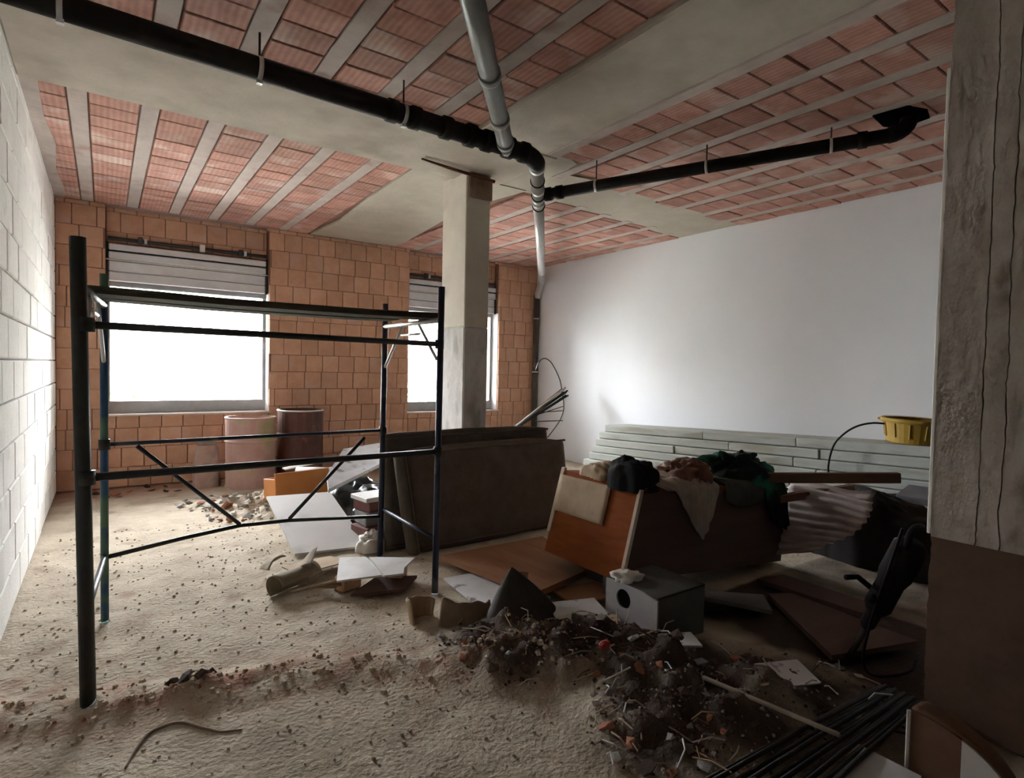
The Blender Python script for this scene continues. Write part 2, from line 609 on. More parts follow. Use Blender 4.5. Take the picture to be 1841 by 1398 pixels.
nt.links.new(gl.outputs[0], ms.inputs[2])
nt.links.new(ms.outputs[0], nt.nodes['Material Output'].inputs['Surface'])
M['glass'] = g

for k, (x0, x1, z0, z1) in enumerate(WIN):
    w = empty('window_%d' % (k + 1), ((x0 + x1) / 2, 8.56, z0), kind='structure')
    xm, hw = 0, (x1 - x0) / 2
    H = z1 - z0
    # frame (local coordinates: origin at the middle of the sill)
    MB().cbox((0, 0, .075), (2 * hw, .06, .15), .006).build('bottom_rail', 'frame', w)
    MB().cbox((0, 0, H - .03), (2 * hw, .06, .06), .006).build('top_rail', 'frame', w)
    MB().cbox((-hw + .02, 0, H / 2), (.04, .055, H), .005).build('jamb', 'frame', w)
    MB().cbox((hw - .02, 0, H / 2), (.04, .055, H), .005).build('jamb', 'frame', w)
    if k == 1:
        MB().cbox((hw - .16, 0, H / 2), (.045, .055, H), .005).build('mullion', 'frame', w)
    MB().box((0, 0, H / 2 + .05), (2 * hw - .06, .006, H - .18)).build('pane', 'glass', w)
    MB().box((hw + .004, -.1, H / 2), (.012, .2, H), ).build('reveal', 'white_reveal', w)
    MB().cbox((0, -.13, -.012), (2 * hw + .06, .26, .024), .004).build('sill', 'sill_stone', w)
    # roller shutter rolled up in the head of the bay
    sh = empty('roller_shutter', ((x0 + x1) / 2, 8.44, z1),
               ('grey slatted roller shutter drawn up over the wide left window',
                'grey slatted roller shutter drawn up over the window behind the column')[k], 'shutter',
               'roller shutters over the windows')
    for z_, h_, dy in ((-.005, .115, .015), (.115, .125, .02), (.255, .085, -.025), (.36, .075, -.03)):
        MB().cbox((0, dy, z_ + h_ / 2), (2 * hw - .05, .035, h_), .010).build('slat', 'slat', sh)
    MB().cbox((0, -.015, .2465), (2 * hw + .0, .03, .012), .003).build('lintel_bead', 'cream', sh)
    MB().cbox((0, .0, .345), (2 * hw - .06, .02, .016), .003).build('gap_seal', 'slat_dark', sh)
    MB().cbox((0, .03, .22), (2 * hw - .04, .012, .44), .003).build('backing', 'slat_dark', sh)
    MB().tube([(-hw + .02, .0, .50), (hw - .02, .0, .50)], .022, 10).build('roller_tube', 'slat_dark', sh)
    for px in (-.62, .62):
        b = MB().cbox((px * hw, -.03, .505), (.05, .06, .075), .006).build('bracket', 'slat_dark', sh)
        MB().cbox((px * hw + .055, -.035, .50), (.03, .05, .06), .004).build('bracket_clip', 'slat', b)
    MB().cbox((.12 * hw, -.035, .50), (.06, .06, .09), .006).build('bracket', 'cream', sh)
    MB().tube([(-hw + .01, .0, -.01), (-hw + .01, .0, .46)], .012, 6).build('guide', 'slat_dark', sh)
    MB().tube([(hw - .01, .0, -.01), (hw - .01, .0, .46)], .012, 6).build('guide', 'slat_dark', sh)
    # security grille outside the pane
    gr = empty('window_grille', ((x0 + x1) / 2, 8.68, z0),
               ('pale bar grille outside the wide left window', 'pale bar grille outside the window behind the column')[k],
               'grille', 'grilles outside the windows')
    nb = int(H / .12)
    for i in range(1, nb + 1):
        MB().tube([(-hw, 0, i * .12), (hw, 0, i * .12)], .0045 + .0025 * k, 5).build('bar', 'grille', gr)
    for i in range(1, 5):
        xx = -hw + 2 * hw * i / 5
        MB().tube([(xx, .006, 0), (xx, .006, H)], .005, 5).build('upright', 'grille', gr)

# ------------------------------------------------------------------ outdoors, seen through the panes
M['ground_out'] = mat('pale_paving', (.42, .41, .38), (.50, .49, .46), 2, .9)
M['facade'] = mat('pale_facade', (.70, .69, .66), (.76, .75, .72), 1.5, .9)
M['hedge'] = mat('green_hedge', (.10, .20, .06), (.22, .34, .13), 9, .9, .5, 20)
struct(MB().box((3, 28, -.45), (70, 38, .5)).build('ground_outside', 'ground_out'))
rail = empty('street_railing', (4, 13, -.2), 'thin metal railing along the street outside the windows', 'railing')
MB().tube([(-6, 0, 1.35), (9, 0, 1.35)], .02, 6).build('handrail', 'frame', rail)
MB().tube([(-6, 0, .8), (9, 0, .8)], .015, 6).build('lower_rail', 'frame', rail)
for i in range(11):
    MB().tube([(-6 + 1.5 * i, 0, 0), (-6 + 1.5 * i, 0, 1.35)], .018, 6).build('post', 'frame', rail)


def hedge(nx, x0):
    mb = MB()
    for i in range(260):
        c = Vector((x0 + random.uniform(0, 6), 14.2 + random.uniform(-.4, .4), random.uniform(-.15, .85)))
        r = Matrix.Rotation(random.uniform(0, 6.3), 4, Vector((random.random() - .5, random.random() - .5, random.random() - .5 + .01)))
        s_ = random.uniform(.12, .3)
        mb.add([(-s_, 0, 0), (0, -s_ * .5, .05), (s_, 0, 0), (0, s_ * .5, .05)], [(0, 1, 2, 3)], Matrix.Translation(c) @ r)
    return mb


tag(hedge(1, -3).build('hedge', 'hedge'), 'low green hedge outside beyond the left window', 'hedge', 'hedges along the street')
tag(hedge(1, 6).build('hedge', 'hedge'), 'low green hedge outside beyond the window behind the column', 'hedge', 'hedges along the street')
bld = empty('apartment_building', (5, 30, -.2), 'pale apartment building across the street seen through the panes', 'building')
MB().box((0, 4, 3.2), (34, 8, 6.4)).build('wall', 'facade', bld)
for fl in range(2):
    for i in range(9):
        w_ = MB().box((-14 + 3.5 * i, -.03, 1.6 + 3 * fl), (1.1, .1, 1.5)).build('window', 'frame', bld)
    MB().box((0, -.5, .2 + 3 * fl), (33, 1.0, .12)).build('balcony', 'facade', bld)

# ------------------------------------------------------------------ columns
M['col_up'] = mat('beige_column_concrete', (.60, .55, .475), (.70, .65, .57), 3, .9, .25, 35, c3=(.48, .42, .35), c3scale=2.5, c3lo=.6, c3hi=.8)
M['col_low'] = mat('blotchy_grey_column_concrete', (.52, .505, .485), (.70, .685, .665), 9, .92, .5, 30, stretch=(1, 1, .5), c3=(.40, .385, .36), c3scale=6)
M['collar'] = mat('rusty_brown_collar', (.20, .13, .085), (.33, .24, .17), 8, .9, .4, 40)
M['rust'] = mat('rust', (.10, .035, .02), (.20, .08, .04), 12, .9, .4, 60)
col1 = empty('concrete_column', (2.83, 4.825, 0), 'slim beige concrete column in the middle of the room with rusty top collar', 'column')
MB().cbox((0, 0, 2.60), (.26, .45, 1.42), .008).build('upper_shaft', 'col_up', col1)
MB().cbox((0, 0, .93), (.264, .454, 1.92), .012).build('lower_shaft', 'col_low', col1)
MB().cbox((.015, -.215, 3.17), (.25, .06, .20), .006).build('collar', 'collar', col1)
MB().tube([(-.62, -.30, 3.275), (-.30, -.27, 3.265), (.16, -.24, 3.255)], [.008, .014, .016], 6).build('rusty_bar', 'rust', col1)

M['rcol'] = mat('rough_brown_concrete', (.29, .245, .215), (.44, .385, .35), 5, .95, .9, 22, stretch=(1, 1, .6),
                c3=(.19, .15, .125), c3scale=6, c3lo=.6, c3hi=.72, bdist=.02)
M['rcol_low'] = mat('damp_brown_concrete', (.085, .046, .030), (.13, .074, .048), 5, .8, .3, 25)
M['white_strip'] = mat('white_plastic_strip', (.66, .62, .58), (.76, .73, .70), 6, .5)
col2 = empty('concrete_column', (3.25, .70, 0), 'big rough concrete column at the right edge with cracks and white edge strip', 'column')
# shaft of three form-board strips with cracked joints between them; -x face at x = 3.0
def col_strip(y0, y1, z0, z1, m, par, name, x0=-.25):
    """one vertical cast strip, its front slightly uneven, its joint edge ragged"""
    nz = 110
    mb = MB()
    vs, fs = [], []
    for i in range(nz + 1):
        z = z0 + (z1 - z0) * i / nz
        j1 = .007 * noise.noise((y1 * 9, z * 7, 1)) + .005 * noise.noise((y1 * 9, z * 31, 1))
        j0 = .007 * noise.noise((y0 * 9, z * 7, 1)) + .005 * noise.noise((y0 * 9, z * 31, 1))
        fx = x0 + .004 * noise.noise((y0 * 5, z * 4, 3))
        vs += [(fx, y0 + j0 + .002, z), (fx, y1 + j1 - .002, z), (x0 + .08, y1 + .0, z), (x0 + .08, y0 - .0, z)]
    for i in range(nz):
        a, b = i * 4, i * 4 + 4
        for q in range(4):
            r = (q + 1) % 4
            fs.append((a + r, a + q, b + q, b + r))
    fs += [(0, 1, 2, 3), (nz * 4 + 3, nz * 4 + 2, nz * 4 + 1, nz * 4)]
    mb.add(vs, fs)
    return mb.build(name, m, par)


for y0, y1 in ((.30, .135), (.135, .06), (.06, -.12), (-.12, -.30)):
    col_strip(y1, y0, .80, ZC - .03, 'rcol', col2, 'board_cast_strip')
col_strip(-.30, .30, 0, .80, 'rcol_low', col2, 'damp_base', x0=-.251)
MB().box((.045, 0, 1.655), (.42, .58, 3.31)).build('core', 'rcol_low', col2)
MB().cbox((-.238, .307, 1.83), (.022, .016, 2.04), .003).build('edge_strip', 'white_strip', col2)
# ================================================================== PIPES UNDER THE CEILING
M['pipe_black'] = mat('black_drain_plastic', (.010, .0075, .0065), (.020, .015, .0125), 6, .7, spec=.2)
M['pipe_grey'] = mat('grey_drain_plastic', (.12, .125, .12), (.18, .185, .175), 5, .4, spec=.5, c3=(.22, .21, .19), c3scale=3)
M['pipe_pale'] = mat('pale_grey_drain_plastic', (.40, .40, .40), (.50, .50, .50), 5, .3, spec=.6)
M['pipe_dark'] = mat('dark_grey_downpipe', (.075, .068, .062), (.12, .11, .10), 6, .5)
M['clamp'] = mat('galvanised_clamp', (.50, .50, .49), (.62, .62, .61), 8, .4, metal=.5)
M['rod'] = mat('dark_threaded_rod', (.04, .035, .03), (.07, .06, .055), 8, .6)


def ring(at, axis, r, w=.02):
    a = Vector(axis).normalized()
    c = Vector(at)
    return MB().tube([c - a * w, c + a * w], r, 20)


def arc_pts(a, b, c, n=8):
    """quadratic bend from a over b to c"""
    a, b, c = Vector(a), Vector(b), Vector(c)
    return [a * (1 - t) ** 2 + b * 2 * t * (1 - t) + c * t * t for t in [i / n for i in range(n + 1)]]


# main black drain
P0, P1 = Vector((-.445, 3.5, 3.165)), Vector((2.50, 3.5, 3.105))
dp = empty('drain_pipe', (0, 0, 0), 'thick black drain pipe hung across the ceiling along the wide beam', 'pipe')
ax = (P1 - P0).normalized()
MB().tube([P0, P1], .062, 20).build('pipe', 'pipe_black', dp, smooth=True)
for d, r in ((1.94, .071), (2.10, .073), (2.33, .075), (2.52, .078), (2.66, .075), (2.84, .078)):
    ring(P0 + ax * d, ax, r, .03).build('socket', 'pipe_black', dp, smooth=True)
for d in (.28, 1.155, 2.02):
    c = P0 + ax * d
    k = ring(c, ax, .066, .012).build('clamp', 'clamp', dp, smooth=True)
    MB().box((c.x, c.y, c.z - .072), (.03, .03, .02)).build('clamp_bolt', 'clamp', k)
    MB().tube([(c.x, c.y, c.z + .06), (c.x, c.y, ZC + .005)], .006, 6).build('hanger_rod', 'rod', dp)
E1 = Vector((2.72, 3.58, 3.085))
MB().tube(arc_pts(P1, (2.62, 3.5, 3.105), E1, 8), .066, 20).build('elbow', 'pipe_black', dp, smooth=True)
ring((2.535, 3.5, 3.104), ax, .075, .025).build('socket', 'pipe_black', dp, smooth=True)

# grey branch coming in at 45 degrees
G0, G1 = Vector((2.36, 3.47, 3.09)), Vector((.55, 1.3, 3.11))
gp = empty('drain_pipe', (0, 0, 0), 'grey plastic drain pipe coming from overhead into the black pipe', 'pipe')
ga = (G1 - G0).normalized()
MB().tube([G0 + ga * .05, G1], .056, 20).build('pipe', 'pipe_grey', gp, smooth=True)
MB().tube([G0 - ga * .03 + Vector((0, 0, -.03)), G0 + ga * .07], [.03, .061], 16).build('wye_tip', 'pipe_grey', gp, smooth=True)
for d in (.10, .48, 1.02, 1.9):
    c = G0 + ga * d
    ring(c, ga, .062, .018 if d > .2 else .03).build('socket', 'pipe_grey', gp, smooth=True)
    if d > .2:
        ring(c - ga * .03, ga, .0635, .006).build('clamp', 'clamp', gp, smooth=True)
c = G0 + ga * .99
MB().tube([(c.x, c.y, c.z + .05), (c.x, c.y, ZC + .005)], .006, 6).build('hanger_rod', 'rod', gp)

# pale pipe from the elbow to the far corner, then down the wall
D1 = Vector((6.24, 8.0, 3.07))
da = (D1 - E1).normalized()
wp = empty('drain_pipe', (0, 0, 0), 'shiny pale grey drain pipe running to the far corner', 'pipe')
MB().tube([E1, D1], .054, 20).build('pipe', 'pipe_pale', wp, smooth=True)
MB().tube(arc_pts(D1, (6.31, 8.09, 3.07), (6.325, 8.235, 2.80), 10), .056, 20).build('elbow', 'pipe_pale', wp, smooth=True)
for d, r in ((.06, .062), (.62, .059), (.85, .062), (1.0, .059), (4.9, .058)):
    ring(E1 + da * d, da, r, .035).build('socket', 'pipe_pale', wp, smooth=True)
for d in (.40, .80, 1.12):
    ring(E1 + da * d, da, .0625, .007).build('joint_seal', 'pipe_black', wp, smooth=True)
vp = empty('downpipe', (6.325, 8.24, 0), 'dark grey downpipe standing in the far corner by the white wall', 'pipe')
MB().tube([(0, 0, 0), (0, 0, 2.84)], .055, 20).build('pipe', 'pipe_dark', vp, smooth=True)
for z in (2.84, 1.45, .4):
    MB().tube([(0, 0, z - .04), (0, 0, z)], .06, 20).build('socket', 'pipe_dark', vp, smooth=True)
for z in (2.42, 1.47):
    MB().tube([(0, 0, z - .012), (0, 0, z + .012)], .061, 20).build('clamp', 'clamp', vp, smooth=True)

# black branch to the hole by the right-hand column
Q0, Q1 = Vector((3.27, 4.20, 3.095)), Vector((4.58, 1.89, 3.225))
qa = (Q1 - Q0).normalized()
bp = empty('drain_pipe', (0, 0, 0), 'black branch pipe rising to a hole in the ceiling near the right column', 'pipe')
MB().tube([Q0, Q1], .05, 20).build('pipe', 'pipe_black', bp, smooth=True)
MB().tube(arc_pts(Q1, Q1 + qa * .16, Q1 + qa * .12 + Vector((0, 0, .20)), 8), .055, 20).build('elbow', 'pipe_black', bp, smooth=True)
for d in (.05, .16, 2.5):
    ring(Q0 + qa * d, qa, .06, .03).build('socket', 'pipe_black', bp, smooth=True)
for d in (.50, 1.42, 2.30):
    c = Q0 + qa * d
    ring(c, qa, .054, .010).build('clamp', 'clamp', bp, smooth=True)
    MB().tube([(c.x, c.y, c.z + .05), (c.x, c.y, ZC + .005)], .006, 6).build('hanger_rod', 'rod', bp)
# the broken-out hole round it: a flat black plate paints its dark inside
M['hole_dark'] = mat('hole_shade_paint', (.004, .003, .003), (.008, .006, .006), 8, 1.0, spec=0.0)
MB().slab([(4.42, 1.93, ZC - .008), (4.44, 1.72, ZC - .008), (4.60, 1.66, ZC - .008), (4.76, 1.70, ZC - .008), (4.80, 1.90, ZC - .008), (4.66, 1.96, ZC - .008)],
          (0, 0, .02)).build('pipe_hole_shade', 'hole_dark', ceiling)

# ================================================================== SCAFFOLD
M['post_black'] = mat('black_scaffold_paint', (.010, .012, .012), (.028, .030, .028), 7, .5, spec=.4, c3=(.045, .03, .02), c3scale=5)
M['post_blue'] = mat('blue_scaffold_paint', (.012, .05, .12), (.03, .10, .20), 9, .5, spec=.4, c3=(.08, .16, .10), c3scale=3, c3lo=.52, c3hi=.6)
M['post_navy'] = mat('navy_scaffold_paint', (.010, .014, .035), (.022, .030, .065), 7, .45, spec=.4, c3=(.10, .11, .12), c3scale=5, c3lo=.62, c3hi=.7)
M['plank'] = mat('weathered_scaffold_plank', (.040, .033, .022), (.08, .066, .046), 3, .95, .4, 30, stretch=(.25, 3, 3), c3=(.10, .095, .06), c3scale=2)
NL, NR, RL, RR = (-.065, 3.06), (1.82, 3.42), (0.0, 4.07), (1.81, 4.33)
sc = empty('scaffold', (.9, 3.7, 0), 'dark tubular steel scaffold standing at the left of the room', 'scaffold')
def L(p, z):
    return Vector((p[0] - .9, p[1] - 3.7, z))
def fz(p):
    return floor_z(*p) - .01
def stube(name, pts, r, m, n=10, parent=sc):
    return MB().tube([Vector((q[0] - .9, q[1] - 3.7, q[2])) for q in pts], r, n).build(name, m, parent, smooth=True)
stube('post', [(-.06, 3.06, fz(NL)), (-.09, 3.06, 2.02)], .030, 'post_black', 14)
stube('post', [(1.815, 3.42, fz(NR)), (1.83, 3.42, 2.04)], .022, 'post_navy', 12)
stube('post', [(0, 4.07, fz(RL)), (0, 4.07, 2.0)], .021, 'post_blue', 12)
stube('post', [(1.80, 4.33, fz(RR)), (1.82, 4.33, 2.0)], .022, 'post_navy', 12)
def lerp(a, b, t):
    return a + (b - a) * t
stube('rail', [(-.075, 3.06, 1.655), (1.825, 3.42, 1.66)], .017, 'post_black')
stube('rail', [(-.065, 3.06, 1.0), (1.82, 3.42, .945)], .018, 'post_black')
stube('rail', [(0, 4.07, 1.02), (1.81, 4.33, 1.0)], .012, 'post_navy')
stube('lower_rail', [(0, 4.07, .36), (.42, 4.13, .40), (.74, 4.176, .42), (1.07, 4.222, .40), (1.81, 4.33, .31)], .013, 'post_black')
stube('brace', [(.16, 4.09, 1.0), (.74, 4.176, .43)], .013, 'post_black')
stube('brace', [(1.65, 4.305, .95), (1.07, 4.222, .41)], .013, 'post_black')
# end ladders: cross tubes and knee braces at each end
for a, b, m in (((-.08, 3.06), (0, 4.07), 'post_black'), ((1.825, 3.42), (1.815, 4.33), 'clamp')):
    stube('cross_tube', [(*a, 1.82), (*b, 1.82)], .018, m)
    stube('cross_tube', [(*a, .35), (*b, .37)], .014, 'post_navy')
    f = lambda t: (lerp(a[0], b[0], t), lerp(a[1], b[1], t))
    stube('knee_brace', [(*f(.05), 1.56), (*f(.36), 1.815)], .011, 'clamp')
    stube('knee_brace', [(*f(.98), 1.50), (*f(.64), 1.815)], .011, 'clamp')
    stube('tie', [(*f(.33), 1.74), (*f(.66), 1.74)], .009, 'clamp')
for p_, z in ((NL, 1.655), (NL, 1.0), (NR, 1.66), (NR, .945), (RR, 1.0), (RL, 1.02)):
    q = L(p_, z)
    MB().tube([q + Vector((0, 0, -.03)), q + Vector((0, 0, .03))], .030 if p_ != NL else .036, 12).build('coupler', 'post_black', sc, smooth=True)
# the planks lying on the cross tubes
def plank(y0, y1, x0, x1, z, skew, label, th=.038):
    w = y1 - y0
    mb = MB()
    def fn(t, side):
        x = x0 + (x1 - x0) * t
        return x
    n = 16
    vs, fs = [], []
    for i in range(n + 1):
        t = i / n
        x = lerp(x0, x1, t)
        yy = y0 + skew * t
        dz = z - .012 * math.sin(math.pi * t) + .003 * noise.noise((x * 3, y0, 0))
        e = .006 * noise.noise((x * 5, y1, 2))
        vs += [(x, yy + e, dz), (x, yy + w + e, dz), (x, yy + w + e, dz + th), (x, yy + e, dz + th)]
    for i in range(n):
        a, b = i * 4, i * 4 + 4
        for q in range(4):
            r = (q + 1) % 4
            fs.append((a + q, b + q, b + r, a + r))
    fs += [(0, 1, 2, 3), (n * 4 + 3, n * 4 + 2, n * 4 + 1, n * 4)]
    return tag(MB().add(vs, fs).build('scaffold_plank', 'plank'), label, 'plank', 'planks on the scaffold')
plank(3.54, 3.76, -.13, 1.86, 1.838, -.02, 'weathered plank on top of the scaffold, the one nearer the camera')
plank(3.80, 3.99, -.10, 1.72, 1.838, .04, 'weathered plank on top of the scaffold, the one nearer the windows', .034)
M['paper_white'] = mat('off_white_card', (.60, .57, .52), (.72, .69, .64), 5, .8)
rag_o = MB().grid(lambda u, v: (-.055 + .02 * math.sin(5 * v), 3.30 + .42 * u, 1.83 - .30 * v * (1 - .55 * u) + .03 * noise.noise((u * 4, v * 4, 1))), 8, 8)
tag(rag_o.build('plastic_scrap', 'paper_white', smooth=True, solid=.004), 'whitish plastic scrap hanging from the left end of the scaffold', 'scrap')

# ================================================================== DRUMS
M['drum1'] = mat('pinkish_grey_drum_paint', (.40, .24, .21), (.52, .36, .32), 3, .6, c3=(.34, .30, .16), c3scale=3, c3lo=.50, c3hi=.6, spec=.4)
M['drum1b'] = mat('stained_drum_inside', (.16, .14, .12), (.28, .25, .22), 6, .8)
M['drum2'] = mat('dark_rusty_drum', (.055, .016, .012), (.12, .038, .024), 4, .55, c3=(.20, .09, .055), c3scale=6, c3lo=.6, c3hi=.7, spec=.5)


def drum(loc, r, h, m, label, rim_m):
    d = empty('steel_drum', loc, label, 'drum', 'steel drums under the windows')
    prof = [(0, .0), (r - .015, 0), (r, .012), (r, .012)]
    for k in (1 / 3, 2 / 3):
        z = h * k
        prof += [(r, z - .02), (r + .012, z), (r, z + .02)]
    prof += [(r, h - .02), (r, h), (r - .012, h), (r - .012, .05), (0, .05)]
    MB().lathe(prof, 32).build('body', m, d, smooth=False)
    MB().lathe([(r - .014, h - .012), (r + .010, h - .012), (r + .012, h + .004), (r - .014, h + .006)], 32).build('rim', rim_m, d, smooth=True)
    MB().lathe([(r - .001, .0), (r + .010, .0), (r + .010, .02), (r - .001, .02)], 32).build('chime', m, d, smooth=True)
    MB().lathe([(0, h * .55), (r - .013, h * .55)], 32).build('contents', 'drum1b', d)
    return d


drum((1.49, 7.72, floor_z(1.49, 7.72) - .01), .285, .86, 'drum1', 'pinkish grey steel drum with stains standing under the left window', 'drum1')
drum((2.13, 7.86, floor_z(2.13, 7.86) - .01), .285, .93, 'drum2', 'dark rusty red steel drum against the brick pier', 'cream')
# slumped cement sack beside the drums
M['sack'] = mat('dusty_pink_paper_sack', (.36, .24, .20), (.48, .35, .30), 5, .9, .4, 20, c3=(.28, .22, .22), c3scale=4)
def sack_fn(cx, cy, w, d, h):
    def fn(u, v):
        a = 2 * math.pi * u
        k = 1.0 - .25 * v ** 3
        n = 1 + .10 * noise.noise((math.cos(a) * 2, math.sin(a) * 2, v * 3))
        return (cx + w * k * n * math.copysign(abs(math.cos(a)) ** .6, math.cos(a)), cy + d * k * n * math.copysign(abs(math.sin(a)) ** .6, math.sin(a)), h * v)
    return fn
mb = MB().grid(sack_fn(0, 0, .15, .10, .52), 20, 10)
mb.f.append(tuple(10 * 21 + i for i in range(20)))
sk = empty('cement_sack', (1.03, 7.95, floor_z(1.03, 7.95) - .01), 'dusty pinkish paper sack standing left of the grey drum', 'sack')
mb.build('body', 'sack', sk, smooth=True)
MB().cbox((0, 0, .545), (.20, .10, .07), .012).build('folded_top', 'drum1b', sk)

# ================================================================== MATTRESS SLABS LEANING ON THE COLUMN
M['mat_dark'] = mat('dark_brown_padded_fabric', (.10, .072, .056), (.155, .115, .092), 6, .95, .4, 40)
M['mat_dark2'] = mat('grey_brown_padded_fabric', (.08, .064, .05), (.13, .108, .086), 6, .95, .4, 40)


def pad(name, w, h, th, m, loc, lean, rotz, label, sag=.0, group='dark padded slabs leaning on the middle column'):
    """soft slab standing on its long edge, bulging faces, rounded rim; leans back by angle lean"""
    root = empty(name, loc, label, 'mattress', group, rot=(-lean, 0, rotz))
    N, K = 34, 16
    mb = MB()
    def fn(u, v):
        a = 2 * math.pi * v
        # rounded-rectangle section swept along x
        cy, sz = math.cos(a), math.sin(a)
        y = math.copysign(abs(cy) ** .45, cy) * th / 2
        z = math.copysign(abs(sz) ** .22, sz) * h / 2 + h / 2
        x = (u - .5) * w
        e = min(u, 1 - u) * w
        k = 1.0 if e > .07 else (.55 + .45 * math.sqrt(max(0, 1 - (1 - e / .07) ** 2)))
        y *= k
        x_end = 0
        n = noise.noise((x * 2.2, z * 2.2, cy))
        y += .018 * n
        z += (.018 * noise.noise((x * 1.7, 3, 1)) - sag * (abs(u - .5) * 2) ** 4) * (z / h)
        return (x, y, z)
    mb.grid(fn, N, K * 2)
    nn = N + 1
    mb.f.append(tuple(j * nn for j in range(K * 2)))
    mb.f.append(tuple(j * nn + N for j in range(K * 2))[::-1])
    mb.build('padding', m, root, smooth=True)
    for zz in (.04, h - .05):
        pts = [((u / 30 - .5) * (w - .02), -th / 2 - .004 + .0 * u, zz + .01 * noise.noise((u * .5, zz, 3))) for u in range(31)]
        MB().tube(pts, .010, 6).build('piping', m, root, smooth=True)
    return root


pad('padded_slab', 1.76, .88, .13, 'mat_dark', (2.90, 4.30, floor_z(2.86, 4.3) - .005), .17, .03,
    'dark brown padded slab leaning at the front against the middle column', .05)
pad('padded_slab', 1.76, .98, .11, 'mat_dark2', (2.77, 4.45, floor_z(2.8, 4.45) - .005), .115, .02,
    'taller grey brown padded slab wedged behind the front one', .03)

rl = empty('rolled_mat', (2.05, 4.235, floor_z(2.05, 4.235) - .005), 'narrow dark roll standing at the left end of the padded slabs', 'roll', rot=(-.16, -.10, 0))
MB().tube([(0, 0, 0), (.006, 0, .02), (0, .004, .4), (.004, 0, .80), (0, 0, .82)], [.04, .055, .058, .055, .04], 16).build('roll', 'mat_dark2', rl, smooth=True)
MB().tube([(.03, -.052, .02), (.03, -.055, .8)], .006, 6).build('seam', 'mat_dark', rl)

# ================================================================== WOODEN CABINET WITH CLOTHS
M['orange_wood'] = mat('orange_varnished_wood', (.19, .050, .014), (.27, .080, .022), 3, .8, .12, 40, stretch=(1, 1, 6), spec=.08)
M['dark_wood'] = mat('dark_brown_wood', (.085, .045, .035), (.125, .07, .055), 3, .8, .2, 40, stretch=(.3, 3, 3))
M['pale_edge'] = mat('pale_chipped_edging', (.42, .33, .25), (.56, .46, .37), 12, .8)
M['cardboard'] = mat('crumpled_brown_paper', (.34, .25, .17), (.46, .35, .25), 5, .9, .4, 20, c3=(.24, .17, .11), c3scale=6, c3lo=.6, c3hi=.7)
cab = empty('wooden_cabinet', (2.60, 2.48, .20), 'orange brown wooden cabinet lying on its side with paper taped to its end', 'cabinet')
TILT = .10
def cabp(x, y, z):
    """cabinet coordinates: x along its length, dipping at the far end"""
    return Vector((x * math.cos(TILT) + z * math.sin(TILT), y, -x * math.sin(TILT) + z * math.cos(TILT)))
def cab_box(x0, x1, y0, y1, z0, z1, lean0=0, lean1=0):
    """box whose near end leans (the end panel slants) by lean per metre of height"""
    P = [(x0 + lean0 * z0, y0, z0), (x1 + lean1 * z0, y0, z0), (x1 + lean1 * z0, y1, z0), (x0 + lean0 * z0, y1, z0),
         (x0 + lean0 * z1, y0, z1), (x1 + lean1 * z1, y0, z1), (x1 + lean1 * z1, y1, z1), (x0 + lean0 * z1, y1, z1)]
    return MB().add([cabp(*q) for q in P], [(3, 2, 1, 0), (4, 5, 6, 7), (0, 1, 5, 4), (1, 2, 6, 5), (2, 3, 7, 6), (3, 0, 4, 7)])
CW, CH, CL = .75, .585, 1.83
cab_box(.0, .024, 0, CW, 0, CH, .18, .18).build('end_panel', 'orange_wood', cab)
cab_box(.024, CL, 0, .02, .0, CH, .18, 0).build('side_panel', 'dark_wood', cab)
cab_box(.024, CL, CW - .02, CW, .0, CH, .18, 0).build('side_panel', 'dark_wood', cab)
cab_box(.05, CL, .02, CW - .02, 0, .02).build('bottom_panel', 'dark_wood', cab)
cab_box(.12, CL, -.006, CW + .006, CH - .02, CH).build('top_panel', 'orange_wood', cab)
cab_box(CL - .02, CL, .02, CW - .02, .02, CH - .02).build('end_panel', 'dark_wood', cab)
cab_box(-.008, .02, -.012, .012, .05, CH - .01, .18, .18).build('edging', 'pale_edge', cab)
cab_box(-.012, .012, CW - .018, CW + .014, .14, CH + .02, .18, .18).build('edging', 'pale_edge', cab)
def paper_fn(u, v):
    y = .24 + (CW + .005 - .24) * u
    z = CH * (1.0 - .44 * v) - .03
    x = -.008 + .18 * z - .006 * abs(noise.noise((u * 5, v * 5, 2))) - .004
    return cabp(x, y, z)
pp = MB().grid(paper_fn, 12, 10).build('taped_paper', 'cardboard', cab, smooth=True, solid=.003)
# blocks that prop up its near end
M['grey_block'] = mat('dirty_grey_block', (.15, .14, .135), (.24, .225, .215), 6, .9, .4, 30)
tag(MB().cbox((2.82, 2.64, .078), (.26, .18, .18), .01).build('concrete_brick', 'grey_block'), 'grey block propping up the near end of the wooden cabinet, front one', 'block', 'blocks under the cabinet')
tag(MB().cbox((2.98, 3.04, .068), (.18, .22, .17), .01).build('concrete_brick', 'grey_block'), 'grey block propping up the near end of the wooden cabinet, rear one', 'block', 'blocks under the cabinet')

